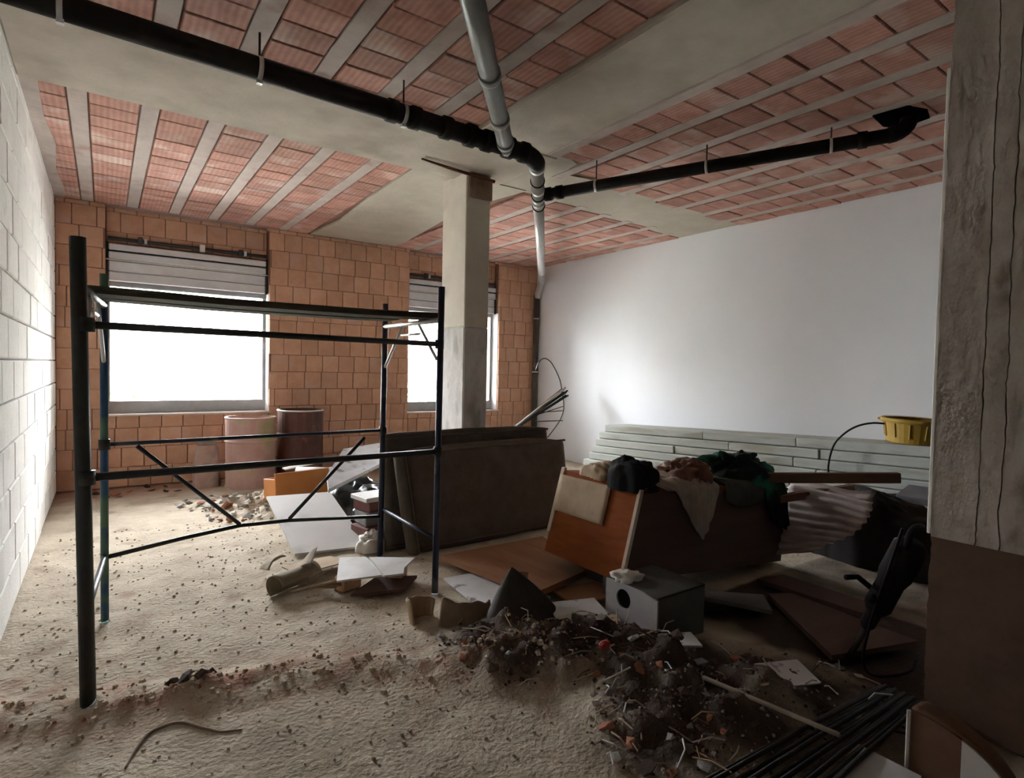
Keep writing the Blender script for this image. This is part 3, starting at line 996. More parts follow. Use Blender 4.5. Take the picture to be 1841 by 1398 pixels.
# cloths thrown over the cabinet: follow its top and hang over the camera-side edge
def drape(x0, x1, over, y_back, amp, freq, seed, skew=0.0, taper=0.0, dz=.0):
    """sheet from y_back over the top, then down the near side by over(u)"""
    def fn(u, v):
        x = lerp(x0, x1, u)
        top_len = y_back
        hang = over(u)
        s = v * (top_len + hang)
        fold = amp * (noise.noise((u * freq, v * 2.5, seed)) + .5 * noise.noise((u * freq * 2.3, v * 4, seed + 5)))
        x += skew * max(0, s - top_len) + (.5 - u) * taper * max(0, (s - top_len) / max(hang, .01))
        if s < top_len:
            y = y_back - s
            z = CH + .012 + dz + abs(fold) * 1.2 + dz * math.sin(math.pi * min(1, s / top_len))
            return Vector((2.60, 2.48, .20)) + cabp(x, y, z)
        d = s - top_len
        y = -.012 - abs(fold) * .8 - .015 * math.sin(min(1, d / .1) * math.pi / 2)
        z = CH + .012 + dz * max(0, 1 - d / .12) - d + .02 * fold
        return Vector((2.60, 2.48, .20)) + cabp(x, y, z)
    return fn


M['cloth_black'] = mat('black_cloth', (.006, .006, .007), (.014, .014, .016), 6, .95)
M['cloth_beige'] = mat('dusty_brown_canvas', (.28, .22, .185), (.42, .345, .29), 4, .95, .3, 30, c3=(.20, .155, .135), c3scale=3)
M['cloth_flower'] = mat('brown_patterned_cloth', (.13, .06, .045), (.22, .12, .09), 9, .9, .2, 30, c3=(.55, .47, .36), c3scale=9, c3lo=.56, c3hi=.62)
M['net_green'] = mat('dark_green_net', (.004, .012, .009), (.010, .028, .02), 8, .95, c3=(.010, .14, .085), c3scale=3.0, c3lo=.50, c3hi=.62)
M['cloth_grey'] = mat('dark_grey_blanket', (.035, .036, .034), (.06, .062, .058), 5, .95, .3, 30)
o = MB().grid(drape(.20, .90, lambda u: .035 + .33 * max(0, 1 - abs(u - .72) / .5) ** .8, .46, .055, 7, 3, .25, .25, .015), 56, 48)
tag(o.build('canvas_sheet', 'cloth_beige', smooth=True, solid=.004), 'dusty brown canvas hanging in folds over the cabinet side', 'cloth')


def mound(c, rx, ry, h, seed, rough=.35, nu=40, nv=16, flat=.55):
    """crumpled heap of cloth"""
    def fn(u, v):
        a = 2 * math.pi * u
        r = math.sin(v * math.pi / 2)
        ca, sa = math.cos(a), math.sin(a)
        n = noise.noise((ca * 1.8 * r + seed, sa * 1.8 * r, v * 1.2)) + .6 * noise.noise((ca * 4 * r, sa * 4 * r + seed, v * 3)) + .3 * noise.noise((ca * 9 * r, sa * 9 * r, seed))
        k = 1 + rough * n
        z = h * (math.cos(v * math.pi / 2) ** flat) * (1 + .55 * rough * n)
        return (c[0] + rx * r * ca * k, c[1] + ry * r * sa * k, c[2] + z)
    return MB().grid(fn, nu, nv)


ctop = lambda x, y: Vector((2.60, 2.48, .20)) + cabp(x, y, CH)
p_ = ctop(.17, .15)
bj = mound((p_.x, p_.y, p_.z - .03), .12, .17, .20, 5.5, .22, 40, 18, .42)
tag(bj.build('black_jacket', 'cloth_black', smooth=True), 'black cloth humped over the near top corner of the cabinet', 'cloth')
p_ = ctop(.20, .42)
tag(mound((p_.x, p_.y, p_.z + .003), .13, .15, .10, 4.2, .4).build('crumpled_cloth', 'cardboard', smooth=True), 'crumpled tan cloth on the cabinet top behind the paper', 'cloth')
p_ = ctop(.74, .17)
tag(mound((p_.x, p_.y, p_.z + .01), .21, .16, .16, 8.1, .45, 48, 20).build('patterned_cloth', 'cloth_flower', smooth=True), 'brown patterned cloth bunched on top of the canvas', 'cloth')
p_ = ctop(1.45, .22)
tag(mound((p_.x, p_.y, p_.z + .005), .32, .22, .22, 2.7, .45, 60, 24, .5).build('debris_net', 'net_green', smooth=True), 'dark green debris net piled on the far end of the cabinet', 'net')
o = MB().grid(drape(.98, 1.45, lambda u: .10 + .05 * math.sin(3 * u), .26, .02, 4, 21, 0, 0, .02), 24, 24)
tag(o.build('blanket', 'cloth_grey', smooth=True, solid=.008), 'dark grey blanket folded over the cabinet edge beside the canvas', 'cloth')
o = MB().grid(drape(1.46, 1.74, lambda u: .24 + .12 * u, .40, .04, 5, 31, .35, 0, .03), 28, 30)
tag(o.build('net_fold', 'net_green', smooth=True, solid=.006), 'dark net fold drooping from the far corner of the cabinet', 'net')
def smooth_line(pts, n=5):
    """Catmull-Rom curve through the points"""
    P = [Vector(q) for q in pts]
    P = [P[0] * 2 - P[1]] + P + [P[-1] * 2 - P[-2]]
    out = []
    for i in range(1, len(P) - 2):
        a, b, c, d = P[i - 1:i + 3]
        for k in range(n):
            t = k / n
            out.append(.5 * (2 * b + (c - a) * t + (2 * a - 5 * b + 4 * c - d) * t * t + (3 * b - a - 3 * c + d) * t ** 3))
    return out + [P[-2]]


M['grey_slab'] = mat('blue_grey_panel', (.13, .13, .14), (.19, .19, .20), 3, .8)
# ================================================================== THINGS BY THE WHITE WALL
M['board_green'] = mat('pale_grey_green_board', (.32, .345, .315), (.41, .43, .40), 4, .85, .2, 30, rnd=.05, stretch=(3, .5, 3), c3=(.28, .28, .24), c3scale=3)
M['support'] = mat('dark_timber_bearer', (.03, .024, .02), (.055, .045, .037), 6, .9)
# a stack of long boards, one end on the ground, the near end raised on bearers
ST_A = Vector((5.62, 6.15, .15))
ST_B = Vector((5.62, 1.0, .37))
sdir = (ST_B - ST_A).normalized()
sup = Vector((0, -sdir.z * -1, 0)).normalized()
slope = math.asin(sdir.z)
k_layers = 6
th = .098
for k in range(k_layers):
    s0 = .05 * k + (.0, .03, -.01, .02, .0, .03)[k]
    cuts = [s0, 1.55 + .37 * ((k * 2) % 3), 3.3 - .25 * (k % 2), 4.9]
    for j in range(3):
        a, b = cuts[j] + .004, cuts[j + 1] - .004
        depth = .62 - .035 * k
        mbb = MB().cbox((0, 0, 0), (depth, b - a, th - .006), .008)
        o = mbb.build('long_board', 'board_green')
        mid = ST_A + sdir * ((a + b) / 2)
        nrm = Vector((0, sdir.z, -sdir.y)).normalized()
        o.location = mid + nrm * (th * (k + .5)) + Vector((depth / 2 + .03 * k + .006 * ((j * 5 + k) % 3), 0, 0))
        o.rotation_euler = (-slope, 0, 0)
        where = ('far-left end', 'middle', 'end near the column')[j]
        lay = ('bottom', 'second', 'third', 'fourth', 'fifth', 'top')[k]
        tag(o, 'pale green board, %s layer of the stack by the white wall, %s' % (lay, where), 'board', 'long pale boards stacked by the white wall')
for yy in (4.6, 3.2, 1.75):
    t = (6.15 - yy) / 5.15
    hgt = .15 + .22 * t
    o = MB().cbox((5.93, yy, (hgt - .02) / 2 - .02), (.56, .12, hgt + .03), .008).build('bearer', 'support')
    tag(o, 'dark timber bearer under the board stack, %s' % {4.6: 'farthest from the column', 3.2: 'middle one', 1.75: 'nearest the column'}[yy], 'bearer', 'bearers under the board stack')

# yellow builder's tub on the stack
M['yellow'] = mat('yellow_plastic', (.36, .225, .03), (.46, .30, .05), 4, .5, spec=.4, c3=(.36, .23, .04), c3scale=4, c3lo=.6, c3hi=.75)
tz = .15 + .22 * (6.15 - 2.15) / 5.15 + k_layers * th + .002
tb = empty('builders_tub', (6.0, 2.16, tz), 'round yellow plastic tub with ribs sitting on the board stack', 'tub', rot=(slope, 0, 0))
MB().lathe([(0, 0), (.205, 0), (.215, .01), (.245, .20), (.235, .20), (.205, .02), (0, .02)], 36).build('body', 'yellow', tb, smooth=False)
MB().lathe([(.235, .185), (.268, .183), (.272, .215), (.262, .222), (.236, .215)], 36).build('rim', 'yellow', tb, smooth=True)
for i in range(12):
    a = 2 * math.pi * i / 12 + .2
    r0 = .232
    rb = MB().cbox((0, 0, 0), (.02, .014, .13), .004).build('rib', 'yellow', tb)
    rb.location = (math.cos(a) * r0, math.sin(a) * r0, .115)
    rb.rotation_euler = (0, math.radians(9), a)
for sgn in (-1, 1):
    MB().cbox((0, sgn * .275, .195), (.12, .035, .02), .006).build('grip', 'yellow', tb)
# black cable springing from behind the tub
cb = [(5.62, 2.70, .50), (5.56, 2.69, .66), (5.58, 2.66, .85), (5.60, 2.58, .97), (5.63, 2.48, 1.05), (5.68, 2.38, 1.085), (5.74, 2.30, 1.085)]
cbs = smooth_line(cb)
tag(MB().tube(cbs, .009, 8).build('black_cable', 'pipe_black', smooth=True), 'stiff black cable arching from the board stack up to the yellow tub', 'cable')

# reddish timbers poking out beyond the net
M['red_timber'] = mat('reddish_timber', (.10, .052, .038), (.17, .095, .07), 4, .85, .2, 40, stretch=(.4, 3, 3))
def timber(a, b, w, h, label, m='red_timber', name='timber', group='reddish timbers beyond the cabinet'):
    a, b = Vector(a), Vector(b)
    d = b - a
    q = d.to_track_quat('X', 'Z')
    o = MB().cbox((0, 0, 0), (d.length, w, h), .005).build(name, m)
    o.location = (a + b) / 2
    o.rotation_mode = 'QUATERNION'
    o.rotation_quaternion = q
    return tag(o, label, 'timber', group)
timber((4.05, 2.60, .70), (4.78, 1.80, .765), .06, .075, 'upper reddish timber sticking out past the green net')
timber((4.10, 2.58, .50), (4.95, 2.20, .60), .06, .06, 'lower reddish timber sticking out under the upper one')

# bent corrugated sheet beyond the cabinet
M['corr'] = mat('pinkish_white_corrugated_plastic', (.42, .36, .35), (.54, .47, .455), 4, .7, c3=(.34, .27, .25), c3scale=2)
def corr_fn(u, v):
    """u along the corrugations (towards the column), v across them (upwards); the free end is cut to a curve"""
    reach = .30 + .36 * math.sin(min(1, .12 + v * 1.05) * math.pi / 2)
    x = 4.36 + .22 * v - .12 * u * u
    y = 2.50 - reach * u
    z = .07 + .54 * v + .14 * u * (1 - v)
    rip = .016 * math.sin(v * 2 * math.pi * 8.5) * (.5 + .5 * u)
    return (x - rip, y, z + rip * .5 + .03 * u * noise.noise((u * 2, v * 3, 2)))
tag(MB().grid(corr_fn, 20, 72).build('corrugated_sheet', 'corr', smooth=True, solid=.004), 'pinkish white corrugated sheet bent against the far end of the cabinet', 'sheet')
def corr2_fn(u, v):
    x = 4.58 + .16 * v
    y = 2.60 - .66 * u
    z = .40 + .20 * v + .05 * u + .02 * math.sin(u * 6)
    rip = .010 * math.sin(v * 2 * math.pi * 3)
    return (x - rip, y, z + rip * .3)
tag(MB().grid(corr2_fn, 16, 30).build('corrugated_sheet', 'corr', smooth=True, solid=.004), 'second corrugated sheet tucked behind the bent one under the timbers', 'sheet')

# mound added to darken the space under the near end of the stack
M['dark_fill'] = mat('black_brown_fill', (.014, .011, .011), (.03, .024, .024), 5, .8)
tag(mound((5.22, 2.10, -.02), .33, .62, .56, 12.3, .28, 48, 20, .45).build('dark_mound', 'dark_fill', smooth=True), 'black brown mound added to darken the space below the board stack by the right column', 'dark_mound')
o = MB().slab([(5.25, 2.0, .50), (5.50, 2.0, .56), (5.50, 1.45, .57), (5.22, 1.45, .51)], (0, 0, .05))
tag(o.build('grey_slab', 'grey_slab'), 'blue grey slab lying on the dark mound beside the right column', 'slab')

# bundle of rods with a wire hoop in the far corner
M['rodmix'] = mat('dark_metal_rod', (.02, .018, .018), (.05, .046, .044), 9, .5)
M['rodpale'] = mat('pale_wooden_lath', (.36, .30, .25), (.48, .42, .36), 6, .8)
rb_ = empty('rod_bundle', (5.0, 7.2, 0), 'slanting bundle of thin dark rods and a pale lath leaning towards the far corner', 'rods')
for i in range(12):
    a = Vector((4.98 + .018 * i, 7.22 + .02 * (i % 3), .49 + .011 * i))
    b = Vector((6.02 + .015 * (i % 4), 7.02 + .05 * (i % 3), 1.115 + .012 * i - .04 * (i % 2)))
    a2 = a + (a - b) * .78
    off = Vector((5.0, 7.2, 0))
    MB().tube([a2 - off, b - off], .013 if i != 10 else .016, 7).build('rod' if i != 10 else 'lath', 'rodpale' if i == 10 else 'pipe_black', rb_, smooth=True)
hp = [(5.50, 7.15, 1.50), (5.56, 7.15, 1.63), (5.66, 7.15, 1.69), (5.78, 7.14, 1.64), (5.88, 7.12, 1.50), (5.96, 7.10, 1.33), (6.0, 7.10, 1.16), (6.04, 7.10, 1.0), (6.04, 7.10, .86), (5.98, 7.10, .72), (5.88, 7.10, .60), (5.72, 7.10, .44)]
hps = smooth_line(hp)
tag(MB().tube(hps, .008, 7).build('wire_hoop', 'rodmix', smooth=True), 'thin dark wire bent into a hoop in front of the white wall corner', 'wire')
for i, (z0, z1) in enumerate(((.80, .93), (.84, .86), (.70, .70))):
    tag(MB().tube([(5.52, 7.14, z0), (6.03, 7.10, z1)], .008, 6).build('metal_rod', 'rodmix', smooth=True),
        ('upper', 'middle', 'lower')[i] + ' short rod sticking out to the wire hoop', 'rod', 'short rods by the hoop')

# ================================================================== BOARDS AND BOXES ON THE FLOOR
M['white_board'] = mat('white_laminate', (.60, .59, .58), (.70, .69, .68), 2, .6, c3=(.50, .48, .46), c3scale=3, c3lo=.6, c3hi=.75)
M['white_dirty'] = mat('stained_white_board', (.50, .50, .51), (.66, .66, .68), 4, .7, c3=(.22, .20, .20), c3scale=7, c3lo=.6, c3hi=.66)
M['wood_panel'] = mat('brown_plywood', (.26, .125, .06), (.37, .19, .10), 3, .75, .15, 30, stretch=(3, .6, 1))
M['orange_box'] = mat('orange_drawer_wood', (.46, .17, .045), (.58, .24, .07), 3, .6)
o = MB().slab([(1.22, 4.64, .005), (1.78, 4.55, .005), (1.78, 5.53, .27), (1.22, 5.62, .27)], (0, -.006, .018))
tag(o.build('laminate_board', 'white_board'), 'clean white laminate board propped on the far rubble', 'board')
wb = MB().slab([(1.60, 5.02, .39), (2.33, 5.66, .46), (2.66, 6.30, .60), (2.05, 5.95, .60), (1.68, 5.32, .46)], (0, -.006, .035))
tag(wb.build('broken_board', 'white_dirty'), 'stained white board slanting behind the scaffold with black below', 'board')
# wooden panel lying in front of the cabinet
o = MB().slab([(2.10, 3.86, .035), (3.05, 3.82, .05), (2.78, 2.98, .055), (2.24, 2.86, .05)], (0, 0, .04))
tag(o.build('plywood_panel', 'wood_panel'), 'brown plywood panel lying flat in front of the cabinet', 'panel')
timber((2.2, 3.3, .015), (2.9, 3.35, .02), .06, .05, 'short batten under the plywood panel', 'dark_wood', 'batten', None)
# pale sheets under and beside the panel
o = MB().slab([(1.95, 3.55, .012), (2.30, 3.50, .02), (2.35, 2.85, .03), (2.05, 2.72, .02), (1.90, 2.95, .012)], (0, 0, .012))
tag(o.build('pale_sheet', 'white_dirty'), 'pale dirty sheet lying between the scaffold post and the plywood', 'sheet')
o = MB().slab([(2.45, 2.98, .02), (2.78, 2.90, .03), (2.80, 2.62, .03), (2.42, 2.70, .02)], (0, 0, .012))
tag(o.build('board_scrap', 'wood_panel'), 'small brown board scrap beside the holed box', 'board')
o = MB().slab([(2.14, 2.66, .10), (2.42, 2.52, .12), (2.36, 2.30, .09), (2.10, 2.46, .08)], (0, 0, .012))
tag(o.build('white_scrap', 'white_dirty'), 'thin white panel scrap left of the holed box', 'board')
o = MB().slab([(2.05, 2.42, .13), (2.32, 2.24, .14), (2.30, 2.18, .13), (2.02, 2.36, .12)], (0, 0, .015))
tag(o.build('wood_strip', 'pale_edge'), 'narrow pale wood strip in front of the white scrap', 'strip')
# white box with a hole
M['box_white'] = mat('lavender_white_board', (.34, .32, .33), (.44, .42, .43), 4, .8, c3=(.30, .25, .20), c3scale=4, c3lo=.6, c3hi=.7)
M['box_shade'] = mat('shaded_board', (.065, .066, .06), (.10, .10, .092), 4, .8)  # darker colour puts the shade of the box's unlit faces into the board
bx = empty('holed_box', (2.44, 2.05, -.01), 'white box with a round hole in its end, front right of the cabinet', 'box')
def holed(w, h, hc, hr, th):
    """plate in the y-z plane with a round hole"""
    n = 24
    ring_ = [(hc[0] + hr * math.cos(2 * math.pi * k / n + math.pi / 4), hc[1] + hr * math.sin(2 * math.pi * k / n + math.pi / 4)) for k in range(n)]
    def edge(p):
        dx, dz = p[0] - hc[0], p[1] - hc[1]
        t = min(((w - hc[0]) / dx if dx > 1e-6 else (-hc[0] / dx if dx < -1e-6 else 9)), ((h - hc[1]) / dz if dz > 1e-6 else (-hc[1] / dz if dz < -1e-6 else 9)))
        return (hc[0] + dx * t, hc[1] + dz * t)
    out_ = [edge(p) for p in ring_]
    mb = MB()
    vs = [(0, a, b) for a, b in ring_] + [(0, a, b) for a, b in out_] + [(th, a, b) for a, b in ring_] + [(th, a, b) for a, b in out_]
    fs = []
    for k in range(n):
        j = (k + 1) % n
        fs += [(k, n + k, n + j, j), (2 * n + j, 3 * n + j, 3 * n + k, 2 * n + k), (k, j, 2 * n + j, 2 * n + k), (n + j, n + k, 3 * n + k, 3 * n + j)]
    return mb.add(vs, fs)
holed(.39, .29, (.25, .205), .055, .012).build('end_panel', 'box_white', bx)
MB().box((.21, .006, .145), (.40, .012, .29)).build('side_panel', 'box_shade', bx)
MB().box((.21, .384, .145), (.40, .012, .29)).build('side_panel', 'box_shade', bx)
MB().box((.21, .195, .006), (.40, .37, .012)).build('bottom_panel', 'box_shade', bx)
MB().box((.21, .195, .284), (.40, .39, .012)).build('top_panel', 'box_shade', bx)
MB().box((.404, .195, .145), (.012, .37, .27)).build('back_panel', 'box_shade', bx)
# torn paper on the box
tag(mound((2.52, 2.36, .275), .09, .07, .05, 3.3, .6, 24, 10).build('paper_wad', 'paper_white', smooth=True), 'torn white paper wad on top of the holed box', 'paper')
# grey slab behind it under the cabinet
o = MB().slab([(2.90, 2.44, .10), (2.92, 2.28, .12), (3.35, 1.92, .03), (3.55, 2.10, .03)], (0, 0, .025))
tag(o.build('grey_panel', 'grey_slab'), 'blue grey panel sticking out under the cabinet beside the holed box', 'panel')
# dark planks in the shade on the right
o = MB().slab([(3.60, 2.10, .02), (3.75, 2.02, .02), (3.62, 1.24, .04), (3.05, 1.42, .04)], (0, 0, .03))
tag(o.build('dark_plank', 'dark_wood'), 'dark reddish plank lying in the shade left of the right column', 'plank')
o = MB().slab([(3.80, 2.30, .02), (4.05, 2.25, .02), (4.0, 1.55, .03), (3.78, 1.60, .03)], (0, 0, .03))
tag(o.build('dark_plank', 'dark_wood'), 'dark plank lying under the corrugated sheet', 'plank')
# tile pieces
tl = MB().slab([(1.24, 3.70, .085), (1.52, 3.62, .095), (1.55, 3.86, .10), (1.56, 4.02, .10), (1.40, 4.12, .095)], (0, 0, .012))
tag(tl.build('white_tile', 'white_board'), 'larger half of the broken white tile on the floor by the scaffold', 'tile', 'halves of the broken tile')
tl = MB().slab([(1.535, 3.615, .09), (1.66, 3.58, .092), (1.70, 3.66, .10), (1.86, 3.82, .10), (1.58, 4.0, .10), (1.565, 3.85, .098)], (0, 0, .012))
tag(tl.build('white_tile', 'white_board'), 'smaller half of the broken white tile beside the scaffold post', 'tile', 'halves of the broken tile')
for (x, y, r, l) in ((1.36, 3.82, .3, 'brick piece under the larger tile half'), (1.70, 3.76, .9, 'brick piece under the smaller tile half')):
    o = MB().cbox((0, 0, 0), (.16, .10, .10), .012).build('brick_piece', 'brick')
    o.location = (x, y, .032)
    o.rotation_euler = (0, 0, r)
    tag(o, l, 'brick', 'brick pieces under the tile')
o = MB().slab([(1.30, 3.60, .012), (1.62, 3.48, .02), (1.80, 3.66, .02), (1.55, 3.80, .015)], (0, 0, .018))
tag(o.build('dark_scrap', 'dark_wood'), 'dark board scrap in the shadow under the broken tile', 'scrap')

# curled sheets
M['kraft'] = mat('grey_brown_cardboard', (.22, .18, .12), (.32, .27, .19), 5, .9, .2, 30)
M['kraft_in'] = mat('tan_cardboard', (.30, .21, .13), (.42, .31, .20), 5, .9)
M['rubber'] = mat('dark_brown_rubber_sheet', (.030, .022, .017), (.055, .042, .033), 5, .8, .2, 30)
M['bark'] = mat('mid_brown_curved_tile', (.13, .085, .055), (.20, .14, .095), 6, .9, .4, 25)


def curl(c, length, r, a0, a1, rotz, tiltx=0, taper=1.0, nu=10, nv=20, wob=.15):
    """part of a cone or cylinder wall lying with its axis along local x"""
    R = Matrix.Translation(c) @ Matrix.Rotation(rotz, 4, 'Z') @ Matrix.Rotation(tiltx, 4, 'Y')
    def fn(u, v):
        a = lerp(a0, a1, v)
        rr = r * lerp(1, taper, u) * (1 + wob * noise.noise((u * 2, v * 3, c[0] * 5)))
        return R @ Vector(((u - .5) * length, rr * math.cos(a), rr * math.sin(a)))
    return MB().grid(fn, nu, nv)


tag(curl((1.05, 3.98, .055), .34, .075, math.radians(-60), math.radians(165), .5, .0, 1.0).build('cardboard_curl', 'kraft', smooth=True, solid=.006),
    'curled cardboard with a dark hollow lying on the soil left of the tile', 'cardboard', 'curled cardboard pieces')
tag(curl((.98, 4.30, .045), .22, .09, math.radians(10), math.radians(120), 1.9, .2, .4).build('cardboard_curl', 'kraft', smooth=True, solid=.006),
    'small pointed cardboard flap at the left of the curled pieces', 'cardboard', 'curled cardboard pieces')
tag(curl((1.22, 4.12, .09), .26, .12, math.radians(-30), math.radians(95), 1.1, -.5, .3).build('cardboard_curl', 'kraft', smooth=True, solid=.006),
    'upright cardboard flap standing between the curl and the white board', 'cardboard', 'curled cardboard pieces')
o = MB().slab([(1.05, 4.34, .03), (1.42, 4.40, .03), (1.46, 4.12, .06), (1.10, 4.06, .05)], (0, 0, .008))
tag(o.build('cardboard_sheet', 'kraft_in'), 'flat tan cardboard sheet between the curls and the broken tile', 'cardboard', 'curled cardboard pieces')
for i in range(6):
    a = Vector((1.0 + .035 * i, 3.88 - .02 * i, .02 + .008 * i))
    b = a + Vector((.26, -.12 + .02 * i, .01))
    tag(MB().tube([a, (a + b) / 2 + Vector((0, 0, .012)), b], .009, 6).build('wood_splinter', 'kraft_in', smooth=True),
        'tan wood splinter spilling from the cardboard curl', 'splinter', 'splinters by the cardboard curl')
# brown curved tile and dark cone-shaped sheet
def upright(c, r, h, a0, a1, top=.02, lean=0.0):
    """curved wall standing on end, ragged top edge"""
    def fn(u, v):
        a = lerp(a0, a1, u)
        hh = h * (1 + .12 * noise.noise((u * 5, c[0] * 9, 1))) - top * u
        k = 1 - lean * v
        return (c[0] + r * k * math.cos(a), c[1] + r * k * math.sin(a), c[2] + hh * v)
    return MB().grid(fn, 20, 8)
tag(upright((1.80, 3.02, -.02), .22, .18, math.radians(200), math.radians(292), .03, .12).build('roof_tile', 'bark', smooth=True, solid=.014),
    'brown curved clay tile standing in the soil below the scaffold post', 'tile')
tag(upright((1.555, 3.07, -.02), .075, .16, math.radians(200), math.radians(20), .05, -.35).build('roof_tile', 'kraft_in', smooth=True, solid=.010),
    'pale broken curved tile left of the brown one', 'tile')
def cone_fn(u, v):
    apex = Vector((1.96, 2.74, .335))
    a = lerp(math.radians(150), math.radians(345), v)
    base = Vector((1.99 + .25 * math.cos(a), 2.66 + .18 * math.sin(a), .035))
    base.z += .03 * math.sin(v * 9)
    return apex.lerp(base, u) + Vector((0, 0, .02 * math.sin(u * math.pi)))
tag(MB().grid(cone_fn, 14, 28).build('rubber_sheet', 'rubber', smooth=True, solid=.010), 'dark peaked rubber sheet standing up like a tent on the heap edge', 'sheet')
o = MB().slab([(1.98, 2.76, .05), (2.02, 2.74, .30), (2.15, 2.85, .24), (2.16, 2.90, .05)], (.012, -.01, 0))
tag(o.build('brown_board', 'wood_panel'), 'small brown board standing behind the peaked rubber sheet', 'board')

# far rubble: orange drawer, plastic pipe end, black bags, boxes
dr = empty('drawer', (1.40, 6.04, .13), 'orange wooden drawer front standing in the far rubble', 'drawer', rot=(-.12, 0, .16))
MB().cbox((.29, 0, .14), (.58, .02, .28), .004).build('front', 'orange_box', dr)
MB().cbox((.02, .16, .11), (.018, .32, .22), .003).build('side', 'orange_box', dr)
MB().cbox((.56, .16, .11), (.018, .32, .22), .003).build('side', 'orange_box', dr)
MB().cbox((.29, .32, .11), (.55, .018, .22), .003).build('rear', 'orange_box', dr)
MB().cbox((.29, .16, .012), (.54, .30, .012), .002).build('base', 'wood_panel', dr)
pc = empty('plastic_pipe', (1.90, 6.50, .31), 'short white plastic pipe end lying on the far rubble', 'pipe', rot=(0, 0, -.6))
mbp = MB()
n = 20
for (r0, r1, x) in ():
    pass
mbp.add([(x, r * math.cos(2 * math.pi * k / n), r * math.sin(2 * math.pi * k / n)) for (x, r) in ((-.18, .062), (.22, .062), (.22, .054), (-.18, .054)) for k in range(n)],
        [(i * n + k, i * n + (k + 1) % n, ((i + 1) % 4) * n + (k + 1) % n, ((i + 1) % 4) * n + k) for i in range(4) for k in range(n)])
mbp.build('tube', 'white_board', pc, smooth=True)
MB().tube([(.19, 0, 0), (.23, 0, 0)], .066, 20, caps=False).build('collar', 'white_board', pc, smooth=True)
o = MB().slab([(1.60, 6.62, .36), (2.22, 6.95, .38), (2.24, 6.88, .37), (1.62, 6.56, .35)], (0, 0, .012))
tag(o.build('white_strip', 'white_board'), 'long thin white strip lying on top of the far rubble', 'strip')
M['bag_black'] = mat('black_plastic_bag', (.008, .008, .009), (.018, .018, .02), 5, .35, spec=.5)
tag(mound((2.12, 5.52, .06), .36, .34, .30, 6.6, .35, 44, 18, .5).build('black_bag', 'bag_black', smooth=True), 'black plastic bag under the stained white board', 'bag', 'black bags in the far rubble')
tag(mound((2.0, 5.02, .0), .20, .14, .22, 9.6, .4, 40, 16, .5).build('black_bag', 'bag_black', smooth=True), 'smaller black bag behind the white laminate board', 'bag', 'black bags in the far rubble')
M['red_box'] = mat('dark_red_carton', (.13, .05, .045), (.20, .085, .075), 5, .8)
for i, (x, y, z, sx, sy, sz, r, m, l) in enumerate((
        (1.93, 4.74, .07, .34, .26, .15, .2, 'red_box', 'lower dark red carton by the slab end'),
        (1.94, 4.76, .205, .30, .24, .11, .05, 'grey_block', 'grey carton on the lower red one by the slab end'),
        (1.95, 4.80, .305, .30, .24, .085, .25, 'red_box', 'upper dark red carton under the white lid'),
        (1.95, 4.80, .37, .34, .28, .04, .15, 'white_board', 'white lid on top of the carton pile by the slab end'))):
    o = MB().cbox((0, 0, 0), (sx, sy, sz), .006).build('carton', m)
    o.location = (x, y, z)
    o.rotation_euler = (0, 0, r)
    tag(o, l, 'box', 'carton pile by the padded slabs')
tag(mound((1.80, 4.52, -.01), .11, .09, .14, 1.6, .6, 26, 12).build('paper_wad', 'paper_white', smooth=True), 'crumpled white paper beside the carton pile', 'paper')
# ================================================================== RIGHT FOREGROUND
# demolition hammer leaning on the column
M['hammer'] = mat('black_tool_body', (.008, .006, .006), (.016, .013, .013), 6, .75, spec=.15)
M['hammer_metal'] = mat('worn_tool_steel', (.03, .026, .024), (.06, .05, .045), 8, .4, metal=.6)
hm = empty('demolition_hammer', (3.15, 1.40, .005), 'black demolition hammer leaning chisel down against the right column', 'tool')
HB = Vector((3.09, 1.075, .78)) - Vector((3.15, 1.40, 0))
hd = HB.normalized()
def hp_(t):
    return hd * t
Ln = HB.length
MB().tube([hp_(.0), hp_(.05), hp_(.30)], [.004, .016, .016], 8).build('chisel', 'hammer_metal', hm, smooth=True)
MB().tube([hp_(.26), hp_(.28), hp_(.36), hp_(.38)], [.028, .036, .036, .045], 14).build('tool_holder', 'hammer_metal', hm, smooth=True)
MB().tube([hp_(.37), hp_(.40), hp_(.55), hp_(.60), hp_(.76), hp_(.79)], [.045, .062, .060, .074, .074, .05], 16).build('body', 'hammer', hm, smooth=True)
hx = hd.cross(Vector((1, 0, 0))).normalized()
q = hp_(.46)
MB().tube([q + hx * .05, q + hx * .12 + Vector((-.02, 0, .02)), q + hx * .13 + Vector((-.12, 0, .03))], .014, 8).build('side_handle', 'hammer', hm, smooth=True)
q0, q1 = hp_(.77), hp_(Ln + .03)
MB().tube(arc_pts(q0 + Vector((-.05, 0, 0)), q1 + Vector((-.13, 0, .03)), q1 + Vector((.0, 0, .0)), 10), .016, 8).build('grip', 'hammer', hm, smooth=True)
MB().tube([q + hx * .02 + Vector((-.02, 0, 0)), q + hx * .03 + Vector((-.075, 0, -.02))], .022, 10).build('motor_cap', 'hammer', hm, smooth=True)
tag(MB().tube(smooth_line([(3.03, 1.12, .80), (3.02, 1.16, .62), (3.06, 1.24, .35), (3.04, 1.27, .12), (3.10, 1.24, .03), (3.28, 1.16, .03), (3.5, 1.2, .025)]), .007, 6).build('power_cord', 'hammer', smooth=True),
    'black power cord trailing from the demolition hammer', 'cord')

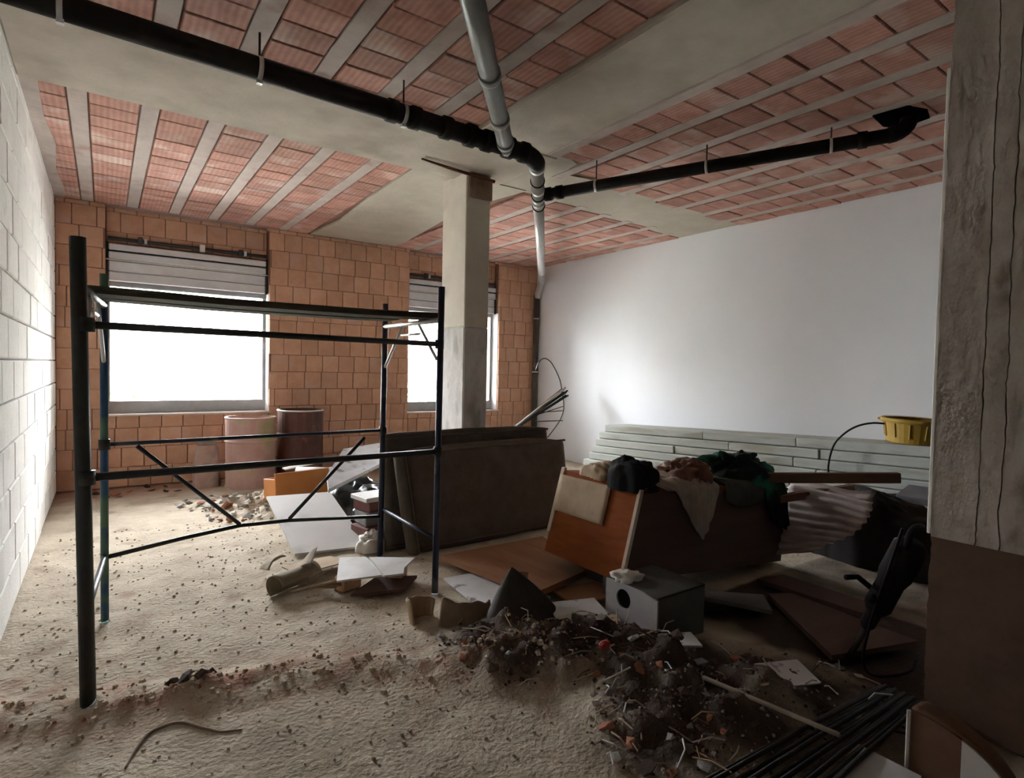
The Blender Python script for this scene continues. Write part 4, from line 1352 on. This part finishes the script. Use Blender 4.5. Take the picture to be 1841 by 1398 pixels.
# long dark rods on the floor
M['rebar'] = mat('dark_steel_rod', (.020, .018, .018), (.040, .036, .036), 12, .45, .3, 90, metal=.4)
for i in range(10):
    y0, y1 = 1.24 - .034 * i, 1.155 - .019 * i
    x0 = 1.55 + .05 * ((i * 7) % 4)
    z = .035 + .012 * (i % 2)
    a, b = Vector((x0, y0 + .012, z)), Vector((2.97, y1, .055 + .012 * (i % 2)))
    tag(MB().tube([a, a.lerp(b, .5) + Vector((0, .006 * math.sin(i), .006)), b], .0095, 8).build('steel_rod', 'rebar', smooth=True),
        'long dark steel rod on the floor, %s counted from the camera' % ('tenth', 'ninth', 'eighth', 'seventh', 'sixth', 'fifth', 'fourth', 'third', 'second', 'first')[i], 'rod', 'dark steel rods on the floor')
timber((2.20, 1.58, .135), (2.37, 1.06, .085), .018, .018, 'thin pale stick lying across the dark rods', 'rodpale', 'wood_stick', None)

# broken basin in the corner of the view
M['basin_out'] = mat('brown_fired_clay', (.12, .058, .034), (.18, .095, .06), 4, .7, .2, 30)
M['basin_glaze'] = mat('white_glaze', (.50, .47, .46), (.60, .57, .56), 3, .3, spec=.5)
bs = empty('broken_basin', (2.47, .86, 0), 'broken brown and white basin lying on its side below the right column', 'basin')
BR, BZ = .34, .255
def arcp(a):
    return (-BR * math.cos(a), BZ * math.sin(a))     # (y, z) of the curved rim, 90 degrees = tall straight end
def shell_fn(u, v):
    a = lerp(math.radians(90), math.radians(4), u)
    y, z = arcp(a)
    k = math.cos(v * 1.0)
    return (.012 + .20 * math.sin(v * 1.2), y * (1 - .35 * v * v), max(-.01, z * (.55 + .45 * k)) if u < .98 else z * .6)
MB().grid(shell_fn, 26, 10).build('shell', 'basin_out', bs, smooth=True, solid=.016)
def wedge(a0, a1, n=14):
    pts = [arcp(lerp(a0, a1, i / n)) for i in range(n + 1)]
    return [(0, y, z) for y, z in pts] + [(0, pts[-1][0], -.02), (0, pts[0][0], -.02)]
MB().slab(wedge(math.radians(90), math.radians(62)), (.016, 0, 0)).build('clay_face', 'basin_out', bs)
MB().slab(wedge(math.radians(62), math.radians(3)), (.016, 0, 0)).build('glazed_tip', 'basin_glaze', bs)
MB().tube([(-.004, .004, -.02), (-.004, .004, BZ)], .007, 6).build('rim', 'basin_glaze', bs)
# pale sheet in front of it
o = MB().slab([(2.18, 1.00, .03), (2.42, 1.02, .05), (2.42, .80, .05), (2.20, .78, .03)], (0, 0, .008))
tag(o.build('pale_scrap', 'white_dirty'), 'pale crumpled sheet on the floor left of the broken basin', 'scrap')
o = MB().slab([(2.62, 1.60, .06), (2.86, 1.50, .06), (2.74, 1.32, .06), (2.50, 1.42, .06)], (0, 0, .008))
tag(o.build('pale_scrap', 'white_dirty'), 'bluish pale sheet scrap behind the stick on the heap', 'scrap')
tag(MB().slab([(2.40, 2.02, .10), (2.56, 1.92, .11), (2.50, 1.80, .10), (2.36, 1.90, .10)], (0, 0, .01)).build('pale_scrap', 'white_dirty'),
    'small pale sheet scrap in front of the holed box', 'scrap')
M['red_plastic'] = mat('red_plastic', (.30, .02, .02), (.42, .04, .035), 5, .5)
tag(mound((2.02, 2.02, .14), .03, .022, .03, 7.7, .4, 16, 8).build('red_cup', 'red_plastic', smooth=True), 'small bright red plastic scrap on the dark heap', 'scrap')

# ================================================================== RUBBLE, PIECE BY PIECE
import bmesh
CH_M = {}
M['ch_dark'] = mat('dark_rubble', (.055, .036, .027), (.105, .072, .055), 9, .95, .4, 50, rnd=.3)
M['ch_grey'] = mat('grey_rubble', (.26, .24, .22), (.40, .38, .35), 9, .95, .4, 50, rnd=.25)
M['ch_red'] = mat('brick_rubble', (.26, .10, .06), (.38, .17, .10), 9, .95, .4, 50, rnd=.25)
M['ch_white'] = mat('plaster_rubble', (.48, .46, .45), (.62, .60, .59), 9, .95, .3, 50, rnd=.15)
M['ch_soil'] = mat('soil_clod', (.30, .24, .175), (.44, .36, .27), 9, .97, .5, 40, rnd=.25)


def chunk_mesh(seed, flat=1.0, npts=14):
    rnd = random.Random(seed)
    bm = bmesh.new()
    for _ in range(npts):
        v = Vector((rnd.gauss(0, 1), rnd.gauss(0, 1), rnd.gauss(0, 1))).normalized() * rnd.uniform(.75, 1.1)
        bm.verts.new((v.x, v.y * rnd.uniform(.7, 1), v.z * flat))
    res = bmesh.ops.convex_hull(bm, input=bm.verts)
    bmesh.ops.delete(bm, geom=[e for e in res['geom_interior'] if isinstance(e, bmesh.types.BMVert)], context='VERTS')
    me = bpy.data.meshes.new('rubble_chunk')
    bm.to_mesh(me)
    bm.free()
    return me


SHAPES = [chunk_mesh(s, f) for s, f in ((1, .8), (2, .6), (3, .9), (4, .45), (5, .7), (6, .35))]


KIND = {'ch_dark': 'rubble_chunk', 'ch_grey': 'concrete_chunk', 'ch_red': 'brick_chunk', 'ch_white': 'plaster_chunk', 'ch_soil': 'soil_clod'}


def chunk(x, y, z, r, m, label, group, name=None, cat='rubble'):
    name = name or KIND[m]
    s = random.randrange(len(SHAPES))
    key = (s, m)
    if key not in CH_M:
        me = SHAPES[s].copy()
        me.materials.append(M[m])
        CH_M[key] = me
    o = bpy.data.objects.new(name, CH_M[key])
    o.location = (x, y, z)
    o.scale = (r, r * random.uniform(.7, 1), r * random.uniform(.7, 1))
    o.rotation_euler = (random.uniform(-.4, .4), random.uniform(-.4, .4), random.uniform(0, 6.28))
    COL.objects.link(o)
    return tag(o, label, cat, group)


def heap_pick(heap, r=random):
    hx, hy, hr, hh = heap[r.randrange(len(heap))]
    a, d = r.uniform(0, 6.28), math.sqrt(r.random()) * hr * 1.15
    return hx + d * math.cos(a), hy + d * math.sin(a)


rr = random.Random(11)
# footprints of the things standing in the rubble, and the chunks laid so far
TAKEN = [(1.30, 2.06, 5.95, 6.50), (.85, 1.22, 7.80, 8.12), (2.40, 2.88, 2.0, 2.48), (1.72, 2.28, 2.44, 2.90), (1.18, 1.80, 4.5, 5.62),
         (1.18, 1.80, 7.4, 8.05), (1.82, 2.45, 7.5, 8.2), (1.70, 2.20, 6.25, 6.75), (2.48, 2.88, 1.30, 1.62)]
LAID = []


def free(x, y, r, rods=True):
    if any(a - r < x < b + r and c - r < y < d + r for a, b, c, d in TAKEN):
        return False
    if rods and y < 1.26 + r and x > 1.5:
        return False
    return all((x - u) ** 2 + (y - v) ** 2 > (.98 * (r + w)) ** 2 for u, v, w in LAID)


LAB = {'ch_dark': 'dark rubble chunk in the near heap by the right column', 'ch_grey': 'grey rubble chunk in the near heap by the right column',
       'ch_red': 'reddish brick chunk in the near heap by the right column', 'ch_white': 'whitish plaster chunk in the near heap by the right column'}
for i in range(300):
    x, y = heap_pick(HEAP, rr)
    m = rr.choices(('ch_dark', 'ch_grey', 'ch_red', 'ch_white'), (6, 2.2, 1.8, 1.0))[0]
    r = rr.uniform(.012, .045) * (1 if m != 'ch_white' else .7)
    if not free(x, y, r):
        continue
    LAID.append((x, y, r))
    chunk(x, y, floor_z(x, y) + r * .25, r, m, LAB[m], 'rubble chunks in the near heap: ' + m[3:])
LABF = {'ch_grey': 'grey rubble chunk in the far heap below the windows', 'ch_white': 'whitish plaster chunk in the far heap below the windows',
        'ch_red': 'reddish brick chunk in the far heap below the windows'}
for i in range(520):
    x, y = heap_pick(FAR_HEAP[:4] + [(1.0, 6.9, .35, .1), (1.15, 6.3, .3, .1)], rr)
    if y < 5.7 and x < 1.9:
        continue
    m = rr.choices(('ch_grey', 'ch_white', 'ch_red'), (3, 3, 2.5))[0]
    r = rr.uniform(.022, .07)
    if not free(x, y, r):
        continue
    LAID.append((x, y, r))
    chunk(x, y, floor_z(x, y) + r * .25, r, m, LABF[m], 'rubble chunks in the far heap: ' + m[3:])
for (x, y, r) in ((.30, 2.97, .05), (.36, 2.93, .04), (.25, 3.0, .035), (.33, 3.04, .03), (.41, 2.99, .028)):
    chunk(x, y, floor_z(x, y) + r * .3, r, 'ch_dark', 'dark clod in the cluster at the middle of the soil ridge', 'dark clods on the ridge')
for i in range(26):
    x, y = rr.uniform(XL + .1, 1.2), rr.uniform(7.75, 8.2)
    m = rr.choices(('ch_red', 'ch_dark', 'ch_grey'), (3, 1.5, 1))[0]
    r = rr.uniform(.03, .075)
    if not free(x, y, r):
        continue
    LAID.append((x, y, r))
    chunk(x, y, floor_z(x, y) + r * .2, r, m, {'ch_red': 'reddish brick chunk along the foot of the window wall', 'ch_dark': 'dark chunk along the foot of the window wall',
          'ch_grey': 'grey chunk along the foot of the window wall'}[m], 'chunks at the foot of the window wall: ' + m[3:])
# straws, splinters and shreds on the near heap
for i in range(190):
    x, y = heap_pick(HEAP, rr)
    if not free(x, y, .05) and rr.random() < .35:
        continue
    z = floor_z(x, y) + .012
    a, ln = rr.uniform(0, 6.28), rr.uniform(.05, .16)
    m = rr.choices(('rodpale', 'kraft_in', 'ch_dark', 'white_dirty'), (2, 3, 2, 1))[0]
    d = Vector((math.cos(a), math.sin(a), rr.uniform(-.2, .35))) * ln
    o = MB().tube([Vector((0, 0, 0)), d * .5 + Vector((rr.uniform(-.02, .02), rr.uniform(-.02, .02), .012)), d], rr.uniform(.0025, .0045), 5).build('wood_splinter', m)
    o.location = (x, y, z)
    tag(o, {'rodpale': 'pale splinter on the near rubble heap', 'kraft_in': 'tan splinter on the near rubble heap', 'ch_dark': 'dark splinter on the near rubble heap',
            'white_dirty': 'white shred on the near rubble heap'}[m], 'splinter', 'splinters on the near heap: ' + {'rodpale': 'pale', 'kraft_in': 'tan', 'ch_dark': 'dark', 'white_dirty': 'white'}[m])
# flat shards on the near heap
for i in range(34):
    x, y = heap_pick(HEAP, rr)
    if not free(x, y, .02):
        continue
    r = rr.uniform(.018, .045)
    n = rr.randint(4, 6)
    m = rr.choice(('white_dirty', 'kraft_in', 'ch_grey', 'ch_dark', 'bark'))
    o = MB().slab([(r * rr.uniform(.6, 1.2) * math.cos(6.283 * k / n), r * rr.uniform(.5, 1) * math.sin(6.283 * k / n), 0) for k in range(n)], (0, 0, .006)).build('shard', m)
    o.location = (x, y, floor_z(x, y) + .012)
    o.rotation_euler = (rr.uniform(-.5, .5), rr.uniform(-.5, .5), rr.uniform(0, 6.28))
    tag(o, {'white_dirty': 'flat whitish shard on the near rubble heap', 'kraft_in': 'flat tan shard on the near rubble heap', 'ch_grey': 'flat grey shard on the near rubble heap',
            'ch_dark': 'flat dark shard on the near rubble heap', 'bark': 'flat brown shard on the near rubble heap'}[m], 'shard', 'flat shards on the near heap: ' + m.replace('ch_', ''))
# crumbs, pebbles and grit nobody could count
def grit(name, m, spots):
    mb = MB()
    for x, y, r in spots:
        z = floor_z(x, y) - r * .2
        a = rr.uniform(0, 6.28)
        k = [rr.uniform(.7, 1.1) for _ in range(6)]
        v = [(x + r * k[q] * math.cos(a + q * 1.26), y + r * k[q] * math.sin(a + q * 1.26), z) for q in range(5)]
        w = [(x + .6 * r * k[q] * math.cos(a + q * 1.26 + .3), y + .6 * r * k[q] * math.sin(a + q * 1.26 + .3), z + r * k[5]) for q in range(5)]
        mb.add(v + w, [(q, (q + 1) % 5, 5 + (q + 1) % 5, 5 + q) for q in range(5)] + [(5, 6, 7, 8, 9)])
    o = mb.build(name, m, floor)
    o['kind'] = 'stuff'


def ridge_spots(n, rmin, rmax):
    out = []
    for i in range(n):
        t = rr.random() * 3.999
        k = int(t)
        (ax_, ay_), (bx_, by_) = RIDGE[k], RIDGE[k + 1]
        x = lerp(ax_, bx_, t - k) + rr.gauss(0, .10)
        if x > XL + .04:
            out.append((x, lerp(ay_, by_, t - k) + rr.gauss(0, .075), rr.uniform(rmin, rmax)))
    return out


grit('soil_crumbs', 'ch_soil', ridge_spots(150, .006, .022) + [(rr.uniform(XL + .05, 2.3), rr.uniform(1.1, 6.2), rr.uniform(.003, .012)) for i in range(1500)])
grit('brick_crumbs', 'ch_red', ridge_spots(90, .004, .014) + [(rr.uniform(XL + .05, 2.2), rr.uniform(1.2, 4), rr.uniform(.003, .008)) for i in range(120)])
grit('dark_crumbs', 'ch_dark', [(*heap_pick(HEAP, rr), rr.uniform(.004, .012)) for i in range(500)]
     + [(rr.uniform(XL + .05, 2.2), rr.uniform(1.2, 5), rr.uniform(.003, .008)) for i in range(50)])
grit('grey_crumbs', 'ch_grey', [(*heap_pick(HEAP, rr), rr.uniform(.003, .009)) for i in range(600)] + [(*heap_pick(FAR_HEAP, rr), rr.uniform(.01, .03)) for i in range(300)])
# thin root bent on the sand in the foreground
rp = [(.06, 2.52), (.08, 2.58), (.11, 2.65), (.15, 2.715), (.21, 2.73), (.27, 2.70), (.33, 2.63), (.40, 2.56), (.46, 2.53)]
M['root'] = mat('brown_root', (.16, .11, .075), (.24, .175, .12), 9, .95)
rpts = [Vector((q.x, q.y, floor_z(q.x, q.y) + .003)) for q in smooth_line([(x, y, 0) for x, y in rp])]
tag(MB().tube(rpts, [.003 + .004 * math.sin(math.pi * i / (len(rpts) - 1)) for i in range(len(rpts))], 7).build('bent_root', 'root', smooth=True),
    'thin bent brown root lying half buried in the foreground sand', 'root')
